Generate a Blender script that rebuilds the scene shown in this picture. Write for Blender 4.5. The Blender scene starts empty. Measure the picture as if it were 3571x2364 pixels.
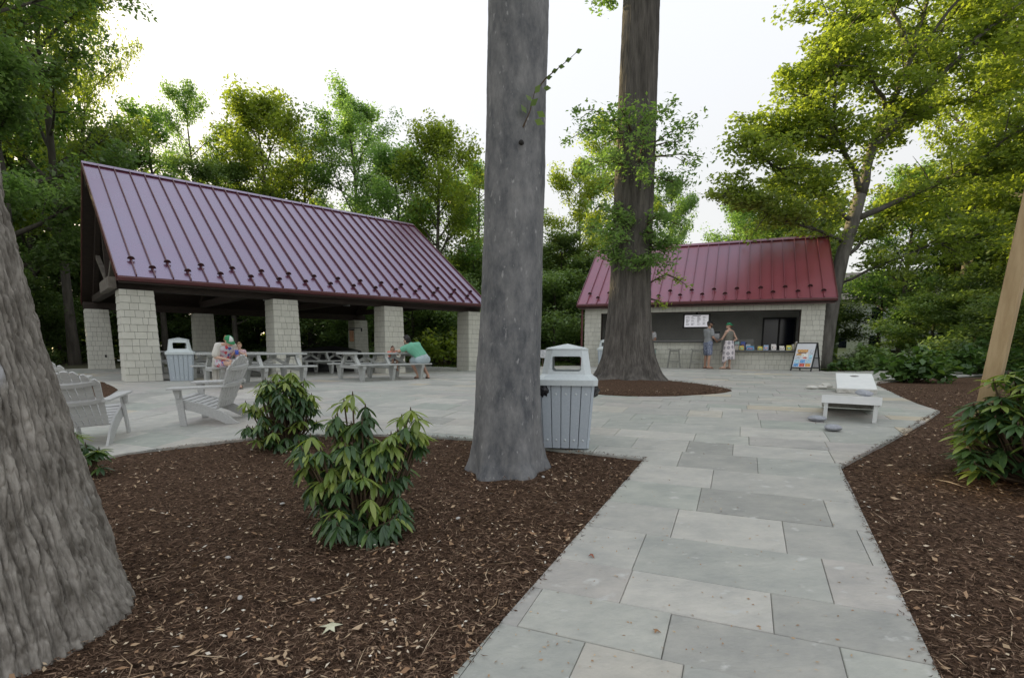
import bpy, bmesh, math, random
import numpy as np
from mathutils import Vector, Matrix
from mathutils.geometry import delaunay_2d_cdt
R = math.radians
random.seed(7); RNG = np.random.default_rng(7)
scene = bpy.context.scene
col = scene.collection

# ------------------------------------------------------------------ camera
cam_data = bpy.data.cameras.new('camera')
cam_data.sensor_width = 36.0
cam_data.lens = 18.314
cam_data.shift_y = 0.0794
cam_data.clip_start = 0.05
cam_data.clip_end = 1500
cam = bpy.data.objects.new('camera', cam_data)
col.objects.link(cam)
cam.matrix_world = Matrix.Translation((0, 0, 1.55)) @ Matrix.Rotation(math.pi/2 - 0.138, 4, 'X') @ Matrix.Rotation(0.005, 4, 'Z')
scene.camera = cam

# ------------------------------------------------------------------ sky and sun
SUN_AZ, SUN_EL = R(-50), R(18)
world = bpy.data.worlds.new('World'); scene.world = world
world.use_nodes = True
wn, wl = world.node_tree.nodes, world.node_tree.links
bg = wn['Background']
sky = wn.new('ShaderNodeTexSky'); sky.sky_type = 'NISHITA'; sky.sun_disc = False
sky.sun_elevation = SUN_EL; sky.sun_rotation = SUN_AZ
sky.air_density = 1.0; sky.dust_density = 3.0; sky.ozone_density = 1.0
mixw = wn.new('ShaderNodeMix'); mixw.data_type = 'RGBA'
mixw.inputs[0].default_value = 0.82
wtc = wn.new('ShaderNodeTexCoord'); wsx = wn.new('ShaderNodeSeparateXYZ'); wrp = wn.new('ShaderNodeValToRGB')
wl.new(wtc.outputs['Generated'], wsx.inputs[0]); wl.new(wsx.outputs[2], wrp.inputs[0])
wrp.color_ramp.elements[0].position = .25; wrp.color_ramp.elements[0].color = (.765, .757, .74, 1)   # white evening haze low down,
wrp.color_ramp.elements[1].position = .95; wrp.color_ramp.elements[1].color = (1.0, 1.04, 1.14, 1)  # thin blue overhead
wsc = wn.new('ShaderNodeVectorMath'); wsc.operation = 'SCALE'; wsc.inputs['Scale'].default_value = 6.9
wl.new(wrp.outputs[0], wsc.inputs[0]); wl.new(wsc.outputs[0], mixw.inputs[7])
wl.new(sky.outputs[0], mixw.inputs[6]); wl.new(mixw.outputs[2], bg.inputs[0])
bg.inputs[1].default_value = 0.10
sun_data = bpy.data.lights.new('sun', 'SUN'); sun_data.energy = 5.0; sun_data.angle = R(0.6)
sun_data.color = (1.0, 0.80, 0.42)
sun = bpy.data.objects.new('sun', sun_data); col.objects.link(sun)
sv = Vector((math.sin(SUN_AZ)*math.cos(SUN_EL), math.cos(SUN_AZ)*math.cos(SUN_EL), math.sin(SUN_EL)))
sun.rotation_euler = sv.to_track_quat('Z', 'Y').to_euler()
sun.location = sv*60
scene.view_settings.view_transform = 'Standard'; scene.view_settings.look = 'None'
scene.view_settings.gamma = 1.0; scene.view_settings.use_curve_mapping = False
scene.view_settings.exposure = 0.94
scene.cycles.max_bounces = 8; scene.cycles.transparent_max_bounces = 8

# ------------------------------------------------------------------ ground height
SS = [-60, -5, 0, 2.3, 7, 9, 22, 200]; ZS = [-.8, -.45, -.12, .09, .55, .635, .75, .75]
def smooth(a, b, x):
    t = np.clip((x-a)/(b-a), 0, 1); return t*t*(3-2*t)
def gz(x, y):
    s = .44*x + .9*y
    z = sum(np.interp(s+d, SS, ZS) for d in (-1, -.5, 0, .5, 1))/5
    w = smooth(9, 13, y); t = smooth(-1.5, 2.5, x)*w + 1 - w
    return z*t + (1-t)*.595
def G(x, y): return float(gz(x, y))

# ------------------------------------------------------------------ noise (vectorised gradient noise)
_perm = np.random.default_rng(3).permutation(256); _perm = np.concatenate([_perm, _perm, _perm])
_grad = np.random.default_rng(4).normal(size=(256, 3)); _grad /= np.linalg.norm(_grad, axis=1)[:, None]
def pn(x, y, z):
    x, y, z = np.broadcast_arrays(np.asarray(x, float), np.asarray(y, float), np.asarray(z, float))
    xi, yi, zi = np.floor(x).astype(int), np.floor(y).astype(int), np.floor(z).astype(int)
    xf, yf, zf = x-xi, y-yi, z-zi
    u, v, w = [t*t*t*(t*(t*6-15)+10) for t in (xf, yf, zf)]
    def c(dx, dy, dz):
        h = _perm[(_perm[(_perm[(xi+dx) & 255] + yi+dy) & 255] + zi+dz) & 255]
        g = _grad[h]
        return g[..., 0]*(xf-dx) + g[..., 1]*(yf-dy) + g[..., 2]*(zf-dz)
    def lerp(a, b, t): return a + t*(b-a)
    return lerp(lerp(lerp(c(0,0,0), c(1,0,0), u), lerp(c(0,1,0), c(1,1,0), u), v),
                lerp(lerp(c(0,0,1), c(1,0,1), u), lerp(c(0,1,1), c(1,1,1), u), v), w)

# ------------------------------------------------------------------ materials
MATS = {}
def M(name, c1, c2=None, scale=6.0, rough=.6, bump=0.0, bscale=None, metal=0.0, spec=.5, detail=6.0,
      lo=.35, hi=.65, stretch=(1, 1, 1), attr=None, transl=0.0, tcol=None, coat=0.0, ior=1.5, stint=None, world=False, obj_rand=0.0,
      emit=0.0, bdist=.02, speck=None, nrough=.62, rough2=None):
    if name in MATS: return MATS[name]
    m = bpy.data.materials.new(name); m.use_nodes = True
    n, l = m.node_tree.nodes, m.node_tree.links
    p = n['Principled BSDF']; out = n['Material Output']
    p.inputs['Roughness'].default_value = rough; p.inputs['Metallic'].default_value = metal
    p.inputs['Specular IOR Level'].default_value = spec
    p.inputs['Coat Weight'].default_value = coat; p.inputs['IOR'].default_value = ior; p.inputs['Coat Roughness'].default_value = .24
    if stint: p.inputs['Specular Tint'].default_value = (*stint, 1)
    tc = n.new('ShaderNodeTexCoord'); geo = n.new('ShaderNodeNewGeometry')
    mp = n.new('ShaderNodeMapping'); mp.inputs['Scale'].default_value = stretch
    l.new(geo.outputs['Position'] if world else tc.outputs['Object'], mp.inputs[0])
    c = None
    if c2 is not None:
        nz = n.new('ShaderNodeTexNoise'); nz.inputs['Scale'].default_value = scale; nz.inputs['Detail'].default_value = detail
        nz.inputs['Roughness'].default_value = nrough
        l.new(mp.outputs[0], nz.inputs['Vector'])
        cr = n.new('ShaderNodeValToRGB'); cr.color_ramp.elements[0].position = lo; cr.color_ramp.elements[1].position = hi
        cr.color_ramp.elements[0].color = (*c1, 1); cr.color_ramp.elements[1].color = (*c2, 1)
        l.new(nz.outputs['Fac'], cr.inputs[0]); c = cr.outputs[0]
        if rough2 is not None:
            mr = n.new('ShaderNodeMapRange'); mr.inputs[3].default_value = rough; mr.inputs[4].default_value = rough2
            mr.inputs[1].default_value = .3; mr.inputs[2].default_value = .7
            l.new(nz.outputs['Fac'], mr.inputs[0]); l.new(mr.outputs[0], p.inputs['Roughness'])
    if attr:                                    # colour ramp over a per-face random value
        at = n.new('ShaderNodeAttribute'); at.attribute_name = 'rnd'
        ar = n.new('ShaderNodeValToRGB'); els = ar.color_ramp.elements
        els[0].position = attr[0][0]; els[0].color = (*attr[0][1], 1)
        els[1].position = attr[-1][0]; els[1].color = (*attr[-1][1], 1)
        for pos, cc in attr[1:-1]:
            e = els.new(pos); e.color = (*cc, 1)
        l.new(at.outputs['Fac'], ar.inputs[0])
        if c is None: c = ar.outputs[0]
        else:
            mx = n.new('ShaderNodeMix'); mx.data_type = 'RGBA'; mx.blend_type = 'MULTIPLY'; mx.inputs[0].default_value = 1
            l.new(c, mx.inputs[6]); l.new(ar.outputs[0], mx.inputs[7]); c = mx.outputs[2]
    if speck:                                   # (scale, threshold, colour): spots of lichen or dirt
        n2 = n.new('ShaderNodeTexNoise'); n2.inputs['Scale'].default_value = speck[0]; n2.inputs['Detail'].default_value = 5
        mp2 = n.new('ShaderNodeMapping'); mp2.inputs['Location'].default_value = (3.1, 7.7, 1.3); mp2.inputs['Scale'].default_value = stretch
        l.new(geo.outputs['Position'] if world else tc.outputs['Object'], mp2.inputs[0]); l.new(mp2.outputs[0], n2.inputs['Vector'])
        r2 = n.new('ShaderNodeMapRange'); r2.inputs[1].default_value = speck[1]; r2.inputs[2].default_value = speck[1]+.08
        l.new(n2.outputs['Fac'], r2.inputs[0])
        mx = n.new('ShaderNodeMix'); mx.data_type = 'RGBA'
        l.new(r2.outputs[0], mx.inputs[0])
        if c is None: mx.inputs[6].default_value = (*c1, 1)
        else: l.new(c, mx.inputs[6])
        mx.inputs[7].default_value = (*speck[2], 1); c = mx.outputs[2]
    if obj_rand:
        oi = n.new('ShaderNodeObjectInfo'); mr = n.new('ShaderNodeMapRange')
        mr.inputs[3].default_value = 1-obj_rand; mr.inputs[4].default_value = 1+obj_rand
        l.new(oi.outputs['Random'], mr.inputs[0])
        hv = n.new('ShaderNodeHueSaturation'); l.new(mr.outputs[0], hv.inputs['Value'])
        if c is None: hv.inputs['Color'].default_value = (*c1, 1)
        else: l.new(c, hv.inputs['Color'])
        c = hv.outputs[0]
    if c is None: p.inputs['Base Color'].default_value = (*c1, 1)
    else: l.new(c, p.inputs['Base Color'])
    if bump:
        nb = n.new('ShaderNodeTexNoise'); nb.inputs['Scale'].default_value = bscale or scale*3; nb.inputs['Detail'].default_value = 7
        l.new(mp.outputs[0], nb.inputs['Vector'])
        b = n.new('ShaderNodeBump'); b.inputs['Strength'].default_value = bump; b.inputs['Distance'].default_value = bdist
        l.new(nb.outputs['Fac'], b.inputs['Height']); l.new(b.outputs[0], p.inputs['Normal'])
    if emit:
        p.inputs['Emission Strength'].default_value = emit
        if c is None: p.inputs['Emission Color'].default_value = (*c1, 1)
        else: l.new(c, p.inputs['Emission Color'])
    if transl:
        t = n.new('ShaderNodeBsdfTranslucent'); ms = n.new('ShaderNodeMixShader'); ms.inputs[0].default_value = transl
        hv = n.new('ShaderNodeMix'); hv.data_type = 'RGBA'; hv.blend_type = 'MULTIPLY'; hv.inputs[0].default_value = 1
        if c is None: hv.inputs[6].default_value = (*c1, 1)
        else: l.new(c, hv.inputs[6])
        hv.inputs[7].default_value = (*(tcol or (1, 1, 1)), 1)
        l.new(hv.outputs[2], t.inputs[0]); l.new(p.outputs[0], ms.inputs[1]); l.new(t.outputs[0], ms.inputs[2])
        l.new(ms.outputs[0], out.inputs['Surface'])
    MATS[name] = m
    return m

# ------------------------------------------------------------------ mesh building
class MB:
    def __init__(s): s.v = []; s.f = []; s.r = []
    def add(s, vs, fs, r=None):
        o = len(s.v); s.v += [tuple(v) for v in vs]; s.f += [tuple(i+o for i in f) for f in fs]
        s.r += [r if r is not None else .5]*len(fs)
        return s
    def box(s, x0, x1, y0, y1, z0, z1, c=0.0, m=None, r=None):
        """box, with chamfer c when given, transformed by m"""
        if c <= 0:
            vs = [(x, y, z) for x in (x0, x1) for y in (y0, y1) for z in (z0, z1)]
            fs = [(0,1,3,2), (4,6,7,5), (0,4,5,1), (2,3,7,6), (0,2,6,4), (1,5,7,3)]
        else:
            vs = []; idx = {}
            X, Y, Z = (x0, x1), (y0, y1), (z0, z1)
            for i in (0, 1):
                for j in (0, 1):
                    for k in (0, 1):
                        sx, sy, sz = (c if i == 0 else -c), (c if j == 0 else -c), (c if k == 0 else -c)
                        for a, p in enumerate(((X[i], Y[j]+sy, Z[k]+sz), (X[i]+sx, Y[j], Z[k]+sz), (X[i]+sx, Y[j]+sy, Z[k]))):
                            idx[(i, j, k, a)] = len(vs); vs.append(p)
            q = lambda *t: idx[t]
            fs = []
            for i in (0, 1):
                a = [q(i,0,0,0), q(i,0,1,0), q(i,1,1,0), q(i,1,0,0)]; fs.append(tuple(a if i == 0 else a[::-1]))
                a = [q(0,i,0,1), q(1,i,0,1), q(1,i,1,1), q(0,i,1,1)]; fs.append(tuple(a if i == 0 else a[::-1]))
                a = [q(0,0,i,2), q(0,1,i,2), q(1,1,i,2), q(1,0,i,2)]; fs.append(tuple(a if i == 0 else a[::-1]))
            for i in (0, 1):
                for j in (0, 1):
                    fs.append((q(i,j,0,0), q(i,j,1,0), q(i,j,1,1), q(i,j,0,1)))
                    fs.append((q(i,0,j,0), q(i,1,j,0), q(i,1,j,2), q(i,0,j,2)))
                    fs.append((q(0,i,j,1), q(1,i,j,1), q(1,i,j,2), q(0,i,j,2)))
                    for k in (0, 1): fs.append((q(i,j,k,0), q(i,j,k,1), q(i,j,k,2)))
        if m is not None: vs = [m @ Vector(v) for v in vs]
        return s.add(vs, fs, r)
    def beam(s, a, b, w, h, up=(0, 0, 1), c=0.0):
        """bar from a to b, width w (sideways) and height h (along up)"""
        a, b = Vector(a), Vector(b); d = b-a; L = d.length; d.normalize()
        side = d.cross(Vector(up)).normalized(); u = side.cross(d)
        m = Matrix((( d.x, side.x, u.x, a.x), (d.y, side.y, u.y, a.y), (d.z, side.z, u.z, a.z), (0, 0, 0, 1)))
        return s.box(0, L, -w/2, w/2, -h/2, h/2, c, m)
    def prism(s, poly, z0, z1, m=None, axis='z'):
        n = len(poly)
        if axis == 'z': vs = [(x, y, z0) for x, y in poly] + [(x, y, z1) for x, y in poly]
        elif axis == 'y': vs = [(x, z0, y) for x, y in poly] + [(x, z1, y) for x, y in poly]
        else: vs = [(z0, x, y) for x, y in poly] + [(z1, x, y) for x, y in poly]
        if m is not None: vs = [m @ Vector(v) for v in vs]
        fs = [tuple(range(n-1, -1, -1)), tuple(range(n, 2*n))] + [(i, (i+1) % n, n+(i+1) % n, n+i) for i in range(n)]
        return s.add(vs, fs)
    def tube(s, pts, rad, n=8, cap=True, flat=1.0):
        pts = [Vector(p) for p in pts]; rad = [rad]*len(pts) if isinstance(rad, (int, float)) else rad
        o = len(s.v); prev = None
        for i, p in enumerate(pts):
            d = (pts[min(i+1, len(pts)-1)] - pts[max(i-1, 0)])
            d = d.normalized() if d.length > 1e-9 else Vector((0, 0, 1))
            if prev is None:
                a = d.orthogonal().normalized()
            else:
                a = prev - d*prev.dot(d); a = a.normalized() if a.length > 1e-6 else d.orthogonal().normalized()
            prev = a; b = d.cross(a)
            for k in range(n):
                t = 2*math.pi*k/n; s.v.append(tuple(p + (a*math.cos(t) + b*math.sin(t)*flat)*rad[i]))
        fs = []
        for i in range(len(pts)-1):
            for k in range(n):
                fs.append((o+i*n+k, o+i*n+(k+1) % n, o+(i+1)*n+(k+1) % n, o+(i+1)*n+k))
        if cap:
            fs.append(tuple(o+k for k in range(n-1, -1, -1))); fs.append(tuple(o+(len(pts)-1)*n+k for k in range(n)))
        s.f += fs; s.r += [.5]*len(fs)
        return s
    def lathe(s, prof, n=20, m=None, sx=1.0, sy=1.0):
        vs = []; fs = []
        for r, z in prof:
            for k in range(n):
                t = 2*math.pi*k/n; vs.append(Vector((r*math.cos(t)*sx, r*math.sin(t)*sy, z)))
        if m is not None: vs = [m @ v for v in vs]
        for i in range(len(prof)-1):
            for k in range(n): fs.append((i*n+k, i*n+(k+1) % n, (i+1)*n+(k+1) % n, (i+1)*n+k))
        fs.append(tuple(range(n-1, -1, -1))); fs.append(tuple(range((len(prof)-1)*n, len(prof)*n)))
        return s.add(vs, fs)
    def ball(s, c, rx, ry=None, rz=None, n=12, h=8, m=None):
        ry = ry or rx; rz = rz or rx; vs = []; fs = []
        for i in range(h+1):
            a = math.pi*(i+.02*(i == 0)-.02*(i == h))/h
            for k in range(n):
                t = 2*math.pi*k/n
                v = Vector((rx*math.sin(a)*math.cos(t), ry*math.sin(a)*math.sin(t), rz*math.cos(a)))
                if m is not None: v = m @ v
                vs.append(v + Vector(c))
        for i in range(h):
            for k in range(n): fs.append((i*n+k, (i+1)*n+k, (i+1)*n+(k+1) % n, i*n+(k+1) % n))
        return s.add(vs, fs)
    def mesh(s, name='mesh', smooth_=False, rnd=False):
        me = bpy.data.meshes.new(name); me.from_pydata(s.v, [], s.f)
        if rnd:
            a = me.attributes.new('rnd', 'FLOAT', 'FACE'); a.data.foreach_set('value', np.array(s.r, dtype=np.float32))
        if smooth_: me.polygons.foreach_set('use_smooth', [True]*len(me.polygons))
        me.update()
        return me

def link(name, me, mat=None, parent=None, loc=None, rot=None, mtx=None):
    o = bpy.data.objects.new(name, me); col.objects.link(o)
    if mat is not None and me is not None and not me.materials: me.materials.append(mat)
    if parent is not None: o.parent = parent
    if mtx is not None: o.matrix_local = mtx
    else:
        if loc is not None: o.location = loc
        if rot is not None: o.rotation_euler = rot
    return o
def part(name, mb, mat, parent, sm=False, rnd=False, **k):
    return link(name, mb.mesh(name, sm, rnd), mat, parent, **k)
def thing(name, label, cat, loc=(0, 0, 0), rz=0.0, group=None):
    o = bpy.data.objects.new(name, None); o.empty_display_size = .2; col.objects.link(o)
    o.location = loc; o.rotation_euler = (0, 0, rz)
    return tag(o, label, cat, group)
def tag(o, label, cat, group=None, kind=None):
    o['label'] = label; o['category'] = cat
    if group: o['group'] = group
    if kind: o['kind'] = kind
    return o
def structure(name, mb_or_me, mat, sm=False):
    me = mb_or_me.mesh(name, sm) if isinstance(mb_or_me, MB) else mb_or_me
    o = link(name, me, mat); o['kind'] = 'structure'
    return o
def copy_tree(o, parent=None):
    c = o.copy(); col.objects.link(c); c.parent = parent
    for ch in list(o.children): copy_tree(ch, c)
    return c
def quad_mesh(name, V, rnd=None, smooth_=False):
    """V: (N,k,3) array of separate k-gons"""
    n, k = V.shape[:2]
    me = bpy.data.meshes.new(name)
    me.vertices.add(n*k); me.vertices.foreach_set('co', V.reshape(-1).astype(np.float32))
    me.loops.add(n*k); me.loops.foreach_set('vertex_index', np.arange(n*k, dtype=np.int32))
    me.polygons.add(n); me.polygons.foreach_set('loop_start', np.arange(0, n*k, k, dtype=np.int32))
    if rnd is not None:
        a = me.attributes.new('rnd', 'FLOAT', 'FACE'); a.data.foreach_set('value', rnd.astype(np.float32))
    me.update(calc_edges=True)
    return me
def grid_mesh(name, X, Y, Z):
    """regular grid surface from 2-D arrays"""
    h, w = X.shape
    me = bpy.data.meshes.new(name)
    co = np.stack([X, Y, Z], -1).reshape(-1, 3)
    i = np.arange(h*w).reshape(h, w)
    F = np.stack([i[:-1, :-1], i[:-1, 1:], i[1:, 1:], i[1:, :-1]], -1).reshape(-1, 4)
    me.vertices.add(len(co)); me.vertices.foreach_set('co', co.reshape(-1).astype(np.float32))
    me.loops.add(F.size); me.loops.foreach_set('vertex_index', F.reshape(-1).astype(np.int32))
    me.polygons.add(len(F)); me.polygons.foreach_set('loop_start', np.arange(0, F.size, 4, dtype=np.int32))
    me.polygons.foreach_set('use_smooth', np.ones(len(F), dtype=bool))
    me.update(calc_edges=True)
    return me
def inside(poly, x, y):
    """vectorised point in polygon"""
    x = np.asarray(x); y = np.asarray(y); r = np.zeros(x.shape, bool); n = len(poly)
    for i in range(n):
        x0, y0 = poly[i]; x1, y1 = poly[(i+1) % n]
        c = ((y0 > y) != (y1 > y)) & (x < (x1-x0)*(y-y0)/((y1-y0) if y1 != y0 else 1e-9) + x0)
        r ^= c
    return r
def clip_poly(poly, rect):
    """pieces of a rectangle that lie inside a concave polygon"""
    rx = np.array([p[0] for p in rect]); ry = np.array([p[1] for p in rect])
    ins = inside(poly, rx, ry); lo = (rx.min(), ry.min()); hi = (rx.max(), ry.max())
    near = False
    for i in range(len(poly)):
        a, b = poly[i-1], poly[i]
        if max(a[0], b[0]) < lo[0] or min(a[0], b[0]) > hi[0] or max(a[1], b[1]) < lo[1] or min(a[1], b[1]) > hi[1]: continue
        near = True; break
    if not near: return [list(rect)] if ins.all() else []
    n, m = len(rect), len(poly)
    vs = [Vector(p) for p in rect] + [Vector(p) for p in poly]
    V, E, F, _, _, of = delaunay_2d_cdt(vs, [], [list(range(n)), list(range(n, n+m))], 0, 1e-6)
    cnt = {}
    for f, src in zip(F, of):
        if 0 in src and 1 in src:
            for i in range(len(f)): cnt[(f[i-1], f[i])] = 1
    nxt = {}
    for (p, q) in cnt:
        if (q, p) not in cnt: nxt.setdefault(p, []).append(q)
    out = []
    while nxt:
        st = next(iter(nxt)); loop = [st]; cur = st
        while cur in nxt:
            q = nxt[cur].pop()
            if not nxt[cur]: del nxt[cur]
            cur = q
            if cur == st: break
            loop.append(cur)
        if len(loop) > 2: out.append([tuple(V[i]) for i in loop])
    return out
def area(poly): return .5*sum(poly[i-1][0]*poly[i][1]-poly[i][0]*poly[i-1][1] for i in range(len(poly)))

# ------------------------------------------------------------------ materials list
m_paver = M('bluestone', (.80, .82, .83), (1.18, 1.17, 1.14), scale=3.2, nrough=.7, detail=10, rough=.62, bump=.45, bscale=22, bdist=.01, world=True, lo=.3, hi=.7,
            attr=[(0, (.325, .32, .295)), (.16, (.47, .455, .42)), (.32, (.37, .375, .345)), (.48, (.50, .48, .44)), (.64, (.36, .38, .34)), (.78, (.41, .385, .365)), (.95, (.47, .445, .395)), (1, (.51, .44, .335))],
            speck=(7, .64, (.53, .525, .495)), stretch=(1, 1.6, 1))
m_bed = M('bedding sand', (.14, .135, .12), (.21, .20, .18), scale=20, rough=.95)
m_soil = M('mulch soil', (.030, .0185, .0125), (.155, .095, .062), scale=34, rough=.95, spec=.08, bump=1.0, bscale=55, bdist=.03, world=True, lo=.36, hi=.62, detail=9)
m_fibre = M('shredded bark', (1, 1, 1), rough=.9, spec=.12, attr=[(0, (.026, .016, .011)), (.5, (.115, .070, .047)), (.82, (.24, .155, .105)), (1, (.38, .27, .185))])
m_chip = M('dry leaf bits', (1, 1, 1), rough=.8, attr=[(0, (.30, .17, .09)), (.4, (.44, .30, .18)), (.75, (.60, .47, .32)), (1, (.78, .73, .63))])
m_floor = M('forest floor', (.03, .028, .014), (.075, .07, .03), scale=1.2, rough=.95, bump=.6, bscale=9, world=True)
m_lawn = M('lawn', (.06, .10, .02), (.12, .16, .035), scale=3, rough=.9, bump=.5, bscale=40, world=True)
m_grass = M('grass blades', (1, 1, 1), rough=.8, transl=.4, attr=[(0, (.05, .10, .015)), (.6, (.10, .16, .03)), (1, (.2, .22, .06))])
m_roof = M('red standing seam metal', (.095, .020, .040), (.12, .027, .052), scale=.9, rough=.22, rough2=.32, metal=.0, spec=.5, ior=2.9, stint=(.72, .76, 1.0), bump=.06, bscale=1.3, bdist=.05, world=True)
m_roofk = M('red kiosk roof metal', (.23, .040, .050), (.265, .050, .060), scale=.9, rough=.36, rough2=.44, metal=.0, spec=.5, ior=2.0, stint=(.72, .74, 1.0), bump=.06, bscale=1.3, bdist=.05, world=True)  # copy of the pavilion roof metal, colour and gloss set for less reflected sky
m_roofdk = M('dark red trim and seam reflection', (.085, .018, .020), (.11, .025, .026), scale=4, rough=.4, coat=.25)
m_guard = M('snow guard bronze', (.045, .012, .012), rough=.45, coat=.2)
m_timber = M('dark stained timber', (.022, .014, .010), (.045, .030, .022), scale=5, rough=.7, stretch=(1, 6, 6))
m_timber2 = M('weathered beam end', (.10, .085, .07), (.16, .14, .115), scale=5, rough=.8)
m_shingle = M('cream painted shingle', (.54, .53, .465), (.61, .60, .53), scale=5, rough=.75, bump=.15, bscale=60, bdist=.004, world=True, obj_rand=.05)
m_core = M('pillar sheathing', (.13, .128, .115), rough=.8)
m_dark = M('dark interior paint', (.48, .48, .46), (.55, .55, .53), scale=2, rough=.75)
m_black = M('black metal', (.012, .012, .013), rough=.45)
m_blackcloth = M('black vinyl cover', (.012, .012, .013), (.02, .02, .02), scale=4, rough=.5, bump=.3, bscale=7)
m_bag = M('black bin liner', (.015, .015, .018), rough=.22, bump=.6, bscale=30)
m_can = M('blue grey recycled plastic', (.42, .475, .525), (.48, .53, .575), scale=60, rough=.5, bump=.08, bscale=140, bdist=.004)
m_canlid = M('pale blue grey lid plastic', (.60, .655, .665), (.66, .71, .715), scale=40, rough=.45, bump=.08, bscale=120, bdist=.004)
m_chair = M('grey recycled plastic lumber', (.46, .46, .45), (.54, .54, .53), scale=9, rough=.6, stretch=(6, 1, 6), bump=.06, bscale=40, bdist=.003)
m_table = M('pale grey table lumber', (.42, .43, .42), (.50, .51, .49), scale=7, rough=.65, stretch=(1, 6, 6), bump=.06, bscale=40, bdist=.003)
m_bolt = M('stainless bolt', (.6, .6, .6), rough=.3, metal=1)
m_white = M('white painted board', (.78, .79, .78), (.84, .845, .83), scale=5, rough=.5, speck=(14, .70, (.55, .53, .48)))
m_whitedirty = M('scuffed white apron', (.45, .43, .39), (.66, .65, .61), scale=12, rough=.6)
m_hole = M('hole dark', (.05, .05, .05), rough=.9)
m_bagw = M('white canvas bag', (.62, .60, .55), (.70, .68, .62), scale=30, rough=.9, bump=.2, bscale=120, bdist=.003)
m_bagg = M('grey canvas bag', (.30, .31, .34), (.40, .41, .44), scale=30, rough=.9, bump=.2, bscale=120, bdist=.003)
m_post = M('raw pine post', (.38, .265, .135), (.52, .385, .22), scale=3, rough=.75, stretch=(6, 6, .6), bump=.1, bscale=12, speck=(2.2, .66, (.33, .21, .10)))
m_screen = M('lit menu screen', (.80, .79, .84), emit=.16, rough=.3)
m_ink = M('menu ink', (.12, .12, .14), emit=.05, rough=.5)
m_counter = M('grey counter slab', (.12, .12, .12), (.16, .16, .155), scale=12, rough=.35)
m_stool = M('sage grey stool', (.22, .22, .195), rough=.6)
m_towel = M('teal towel', (.22, .46, .43), (.40, .62, .58), scale=4, rough=.95, stretch=(1, 1, 5))
m_signw = M('white sign panel', (.72, .73, .76), rough=.35)
m_glassdk = M('dark blue glazing', (.008, .012, .03), rough=.12, spec=.6)
m_trunk = M('background bark', (.055, .048, .04), (.12, .105, .088), scale=5, rough=.9, stretch=(1, 1, .25), bump=.6, bscale=14)
m_bark1 = M('furrowed grey bark', (.125, .112, .094), (.38, .352, .312), scale=16, rough=.95, spec=.15, stretch=(1, 1, .3), bump=.8, bscale=40, bdist=.015, detail=10, speck=(6, .66, (.40, .40, .41)))
m_bark2 = M('smooth mottled grey bark', (.085, .09, .098), (.25, .247, .243), scale=6, nrough=.74, rough=.8, stretch=(1, 1, .45), bump=.45, bscale=34, bdist=.006, lo=.37, hi=.65, detail=15, speck=(26, .64, (.34, .335, .33)))
m_bark3 = M('fine ridged brown grey bark', (.062, .055, .048), (.15, .135, .118), scale=10, rough=.92, stretch=(1, 1, .14), bump=.8, bscale=16, bdist=.03)
FOL = [(0, (.115, .18, .07)), (.35, (.165, .245, .09)), (.7, (.215, .305, .105)), (1, (.27, .36, .12))]
m_leaf = M('broad leaf foliage', (1, 1, 1), rough=.45, spec=.55, transl=.5, tcol=(1.4, 1.65, .9), attr=FOL, obj_rand=.22)
m_leafy = M('light green foliage', (1, 1, 1), rough=.45, spec=.5, transl=.55, tcol=(1.75, 1.75, .65), obj_rand=.12,
            attr=[(0, (.155, .215, .06)), (.5, (.22, .285, .072)), (1, (.29, .35, .085))])
m_maple = M('maple foliage', (1, 1, 1), rough=.45, spec=.5, transl=.52, tcol=(1.8, 1.75, .65), attr=[(0, (.135, .195, .06)), (.5, (.205, .275, .078)), (1, (.285, .355, .095))])
m_under = M('dark understory foliage', (1, 1, 1), rough=.5, spec=.4, transl=.35, tcol=(1.6, 1.6, .8), obj_rand=.2,
            attr=[(0, (.10, .165, .06)), (.6, (.155, .23, .08)), (1, (.20, .285, .09))])
m_rhod = M('rhododendron leaf', (1, 1, 1), rough=.33, spec=.5, transl=.25, tcol=(1.8, 1.9, .6),
           attr=[(0, (.045, .092, .04)), (.45, (.082, .15, .052)), (.62, (.17, .255, .06)), (1, (.30, .365, .09))])
m_hyd = M('hydrangea leaf', (1, 1, 1), rough=.42, spec=.45, transl=.3, tcol=(1.7, 1.8, .7), attr=[(0, (.042, .09, .03)), (.7, (.09, .165, .045)), (1, (.17, .235, .065))])
m_stem = M('brown stem', (.09, .06, .035), rough=.8)
m_stone = M('pale pebble', (.5, .48, .45), rough=.7)

# ================================================================== GROUND
def axis_values(lo, hi, fine_lo, fine_hi, step):
    a = list(np.arange(fine_lo, fine_hi+1e-6, step)); d = step
    while a[-1] < hi: d *= 1.35; a.append(min(hi, a[-1]+d))
    d = step
    while a[0] > lo: d *= 1.35; a.insert(0, max(lo, a[0]-d))
    return np.array(a)
gx, gy = np.meshgrid(axis_values(-400, 400, -26, 30, .8), axis_values(-200, 600, -6, 40, .8))
structure('ground', grid_mesh('ground', gx, gy, gz(gx, gy) - np.where((gx > -11.8) & (gx < 13.8) & (gy > -1.4) & (gy < 15.2), .16, .03) + .02*pn(gx*.7, gy*.7, 0)), m_floor)

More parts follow.
